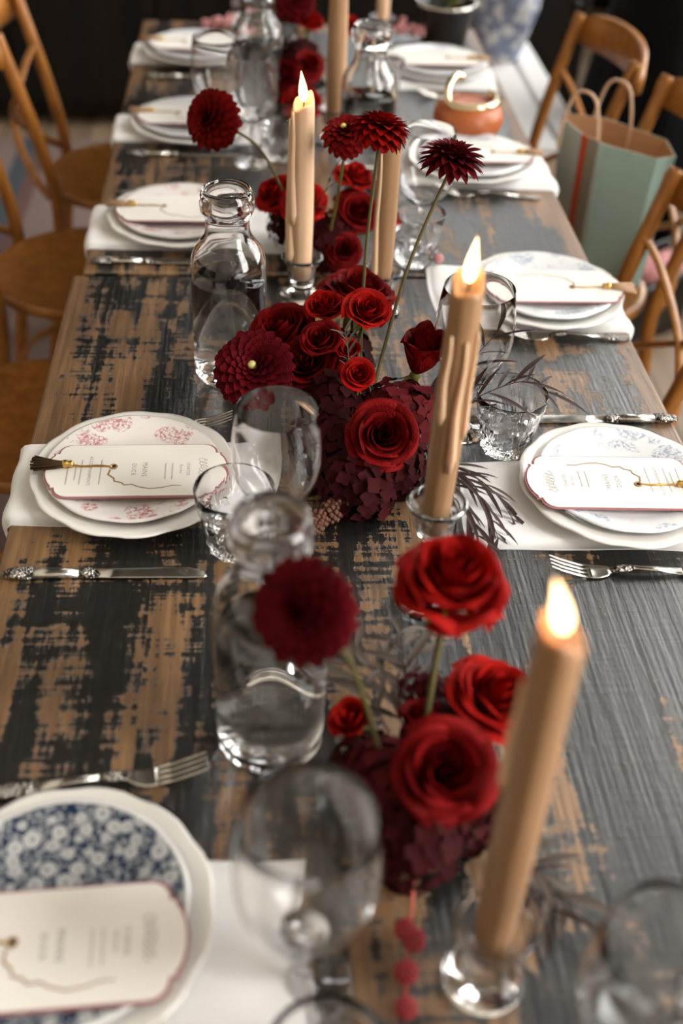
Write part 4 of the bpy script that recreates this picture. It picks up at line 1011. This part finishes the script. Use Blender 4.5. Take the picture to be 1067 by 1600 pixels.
def bag(name, label, loc, rz, outline, H, inner, handle, hx):
    """open paper bag; outline = (x, y, material of the panel that starts there), counter-clockwise"""
    t = thing(name, label, 'paper bag', loc, (0, 0, rz)); n = len(outline)
    for k, (x, y, m) in enumerate(outline):
        x2, y2, _ = outline[(k + 1) % n]; d = Vector((x2 - x, y2 - y)); nn = Vector((d.y, -d.x)).normalized()
        for nm, mm, o0, o1 in (('panel', m, .0, .0014), ('lining', inner, -.0014, .0)):
            q = [(x + nn.x * o0, y + nn.y * o0), (x2 + nn.x * o0, y2 + nn.y * o0), (x2 + nn.x * o1, y2 + nn.y * o1), (x + nn.x * o1, y + nn.y * o1)]
            f = .92
            V = [(a * f, b * f, 0) for a, b in q] + [(a, b, H) for a, b in q]
            part(nm, (V, [(3, 2, 1, 0), (4, 5, 6, 7), (0, 1, 5, 4), (1, 2, 6, 5), (2, 3, 7, 6), (3, 0, 4, 7)]), M[mm], t, False)
    part('bottom', poly_prism([(x * .9, y * .9) for x, y, _ in outline], .0, .0015), M[inner], t, False)
    for y in (min(o[1] for o in outline) + .006, max(o[1] for o in outline) - .006):
        part('handle', tube(spline([(hx - .05, y, H - .05), (hx - .048, y, H + .01), (hx - .03, y, H + .075), (hx, y, H + .09), (hx + .03, y, H + .075), (hx + .048, y, H + .01), (hx + .05, y, H - .05)], 26), .0036, 8), M[handle], t)
    return t
bag('paper_bag', 'sage green paper bag with red stripe and kraft inside on a chair seat', (.800, 2.375, .4702), math.atan2(-.235, .19), [(-.150, .004, 'redpaper'), (-.138, -.018, 'sagelight'), (-.050, -.060, 'redpaper'), (-.028, -.066, 'dull'), (.004, -.070, 'sagelight'), (.016, -.071, 'sage'), (.135, -.045, 'sage'), (.152, .0, 'sage'), (.085, .062, 'sage'), (-.075, .058, 'sage')], .315, 'kraft', 'rope', -.055)
bag('white_paper_bag', 'small white paper bag hanging from the chair post by the sage green bag', (1.03, 2.15, .555), 1.4, [(-.06, -.022, 'whitepaper'), (.06, -.022, 'whitepaper'), (.06, .022, 'whitepaper'), (-.06, .022, 'whitepaper')], .235, 'whitepaper', 'rope', 0)
t = thing('handbag', 'black handbag with a pink scarf on the floor by the chair legs', 'handbag', (1.16, 2.86, 0), (0, 0, .5))
part('body', box(-.13, .13, -.05, .05, 0, .19, .02), M['leather'], t)
part('handle', tube(spline([(-.08, 0, .18), (-.06, 0, .28), (.06, 0, .28), (.08, 0, .18)], 16), .007, 8), M['leather'], t)
part('scarf', xf(lathe([(0, 0), (.07, .0), (.10, .02), (.08, .05), (.03, .065), (0, .066)], 18, lambda r, z, a, k: (r * (1 + .12 * math.sin(5 * a)), z + .006 * math.sin(3 * a))), Matrix.Translation((0, 0, .19)) @ Matrix.Diagonal((1.1, .55, 1, 1))), M['pinkcloth'], t)

# dark sideboard along the far end of the rug
t = thing('sideboard', 'long dark wooden sideboard in shadow beyond the table end', 'sideboard', (-.62, 4.62, 0))
part('body', box(-1.40, 1.90, -.22, .24, .06, .92, .006), M['darkwall'], t, False)
part('top', box(-1.43, 1.93, -.25, .26, .9202, .95, .004), M['darkwall'], t, False)
for k in range(6):
    x = -1.37 + k * .546; d = part('door', box(x, x + .53, -.236, -.2202, .10, .88, .004), M['darkwall'], t, False)
    part('knob', sphere((x + (.48 if k % 2 else .05), -.248, .52), .012, 10, 6), M['bucket'], d)
for sx in (-1.36, 1.86):
    for sy in (-.18, .20): part('foot', box(sx - .02, sx + .02, sy - .02, sy + .02, 0, .06), M['darkwall'], t, False)

# ------------------------------------------------------------------ person in black behind the chairs
def person(label, loc, rz):
    t = thing('person', label, 'person', loc, (0, 0, rz))
    V, E, Rr = [], [], []
    def add(p, r, par=None):
        V.append(p); Rr.append(r if isinstance(r, tuple) else (r, r)); i = len(V) - 1
        if par is not None: E.append((par, i))
        return i
    pel = add((0, 0, .95), (.155, .10)); sp = add((0, .0, 1.12), (.135, .095), pel); ch = add((0, 0, 1.30), (.165, .11), sp)
    cl = add((0, .0, 1.43), (.10, .075), ch); nk = add((0, .005, 1.50), .052, cl); n2 = add((0, .015, 1.545), .055, nk)
    h1 = add((0, .03, 1.60), (.070, .085), n2); h2 = add((0, .02, 1.67), (.078, .096), h1); h3 = add((0, .01, 1.735), (.060, .075), h2)
    for s in (-1, 1):
        hip = add((s * .095, 0, .88), .088, pel); kn = add((s * .105, .015, .50), .058, hip); an = add((s * .108, -.01, .10), .040, kn)
        hl = add((s * .108, .03, .045), .038, an); add((s * .112, .15, .032), .030, hl)
        sh = add((s * .175, 0, 1.40), .058, cl); el = add((s * .245, -.02, 1.14), .042, sh); wr = add((s * .150, .195, 1.08), .027, el)
        pm = add((s * .105, .225, 1.085), (.034, .020), wr)
        for k, (dz, L) in enumerate(((.030, .070), (.011, .080), (-.008, .075), (-.026, .058))):
            a = add((s * .075, .236, 1.085 + dz), .0095, pm); b = add((s * (.075 - L * .5), .240, 1.082 + dz), .0085, a); add((s * (.075 - L), .232, 1.078 + dz), .007, b)
        a = add((s * .108, .222, 1.128), .0105, pm); b = add((s * .085, .232, 1.150), .0095, a); add((s * .065, .238, 1.160), .0075, b)
    me = bpy.data.meshes.new('body'); me.from_pydata(V, E, []); me.materials.append(M['skin'])
    o = ob('body', me, t); md = o.modifiers.new('skin', 'SKIN'); sv = me.skin_vertices[0].data
    for i, r_ in enumerate(Rr): sv[i].radius = r_
    sv[0].use_root = True
    md.use_smooth_shade = True
    ss = o.modifiers.new('sub', 'SUBSURF'); ss.levels = 2; ss.render_levels = 2
    def oval(st, n=36, fold=0.0):
        W = []
        for (z, a, b, y) in st:
            for k in range(n):
                q = 2 * PI * k / n; f = 1 + fold * max(0, (1.0 - z)) * math.sin(9 * q + 2 * z)
                W.append((a * f * math.cos(q), y + b * f * math.sin(q), z))
        F = [(i * n + k, i * n + (k + 1) % n, (i + 1) * n + (k + 1) % n, (i + 1) * n + k) for i in range(len(st) - 1) for k in range(n)]
        return W, F
    part('coat', oval([(.30, .33, .27, 0), (.45, .32, .26, 0), (.70, .29, .225, 0), (.95, .235, .175, 0), (1.12, .19, .145, 0), (1.30, .205, .155, 0), (1.40, .20, .13, 0), (1.45, .13, .10, 0), (1.49, .075, .075, .004), (1.52, .066, .068, .008)], fold=.10), M['black'], t)
    for s in (-1, 1):
        part('sleeve', tube(spline([(s * .165, 0, 1.405), (s * .215, -.005, 1.28), (s * .245, -.02, 1.14), (s * .205, .095, 1.11), (s * .158, .185, 1.082)], 16), [.075] * 4 + [.068] * 5 + [.055] * 8, 14), M['black'], t)
        part('trouser_leg', tube([(s * .095, 0, .90), (s * .105, .01, .50), (s * .108, -.005, .07)], [.105, .095, .085], 16), M['black'], t)
        part('shoe', loft([(-.06, .035, .036, .034), (0, .045, .042, .045), (.08, .035, .044, .033), (.15, .026, .038, .025), (.19, .02, .02, .018)], 14), M['leather'], t, loc=(s * .110, .005, 0), rot=(0, 0, PI / 2))
        part('eye', sphere((s * .031, .104, 1.665), .0115, 10, 6), M['whitepaper'], t)
        part('ear', sphere((s * .083, .01, 1.65), .026, 8, 6, 1.3), M['skin'], t)
    part('nose', loft([(0, 0, .010, .012), (.02, -.02, .015, .014), (.03, -.032, .016, .010)], 10), M['skin'], t, loc=(0, .098, 1.665), rot=(0, 0, PI / 2))
    part('mouth', loft([(-.026, 0, .004, .002), (0, 0, .006, .006), (.026, 0, .004, .002)], 8), M['pinkcloth'], t, loc=(0, .106, 1.597))
    hr = lathe([(0, .125), (.045, .118), (.082, .085), (.096, .035), (.098, -.02), (.090, -.07), (.075, -.085), (.06, -.05), (0, .0)], 28)
    part('hair', ([(x, y * 1.14 - .018 - (.04 if y > .05 and z < .04 else 0) * min(1, (y - .05) * 30 if y > .05 else 0), z + 1.68) for x, y, z in hr[0]], hr[1]), M['hair'], t)
    return t
person('person in a long black coat standing behind the chairs by the bench', (1.275, 3.40, 0), PI / 2 - .1)
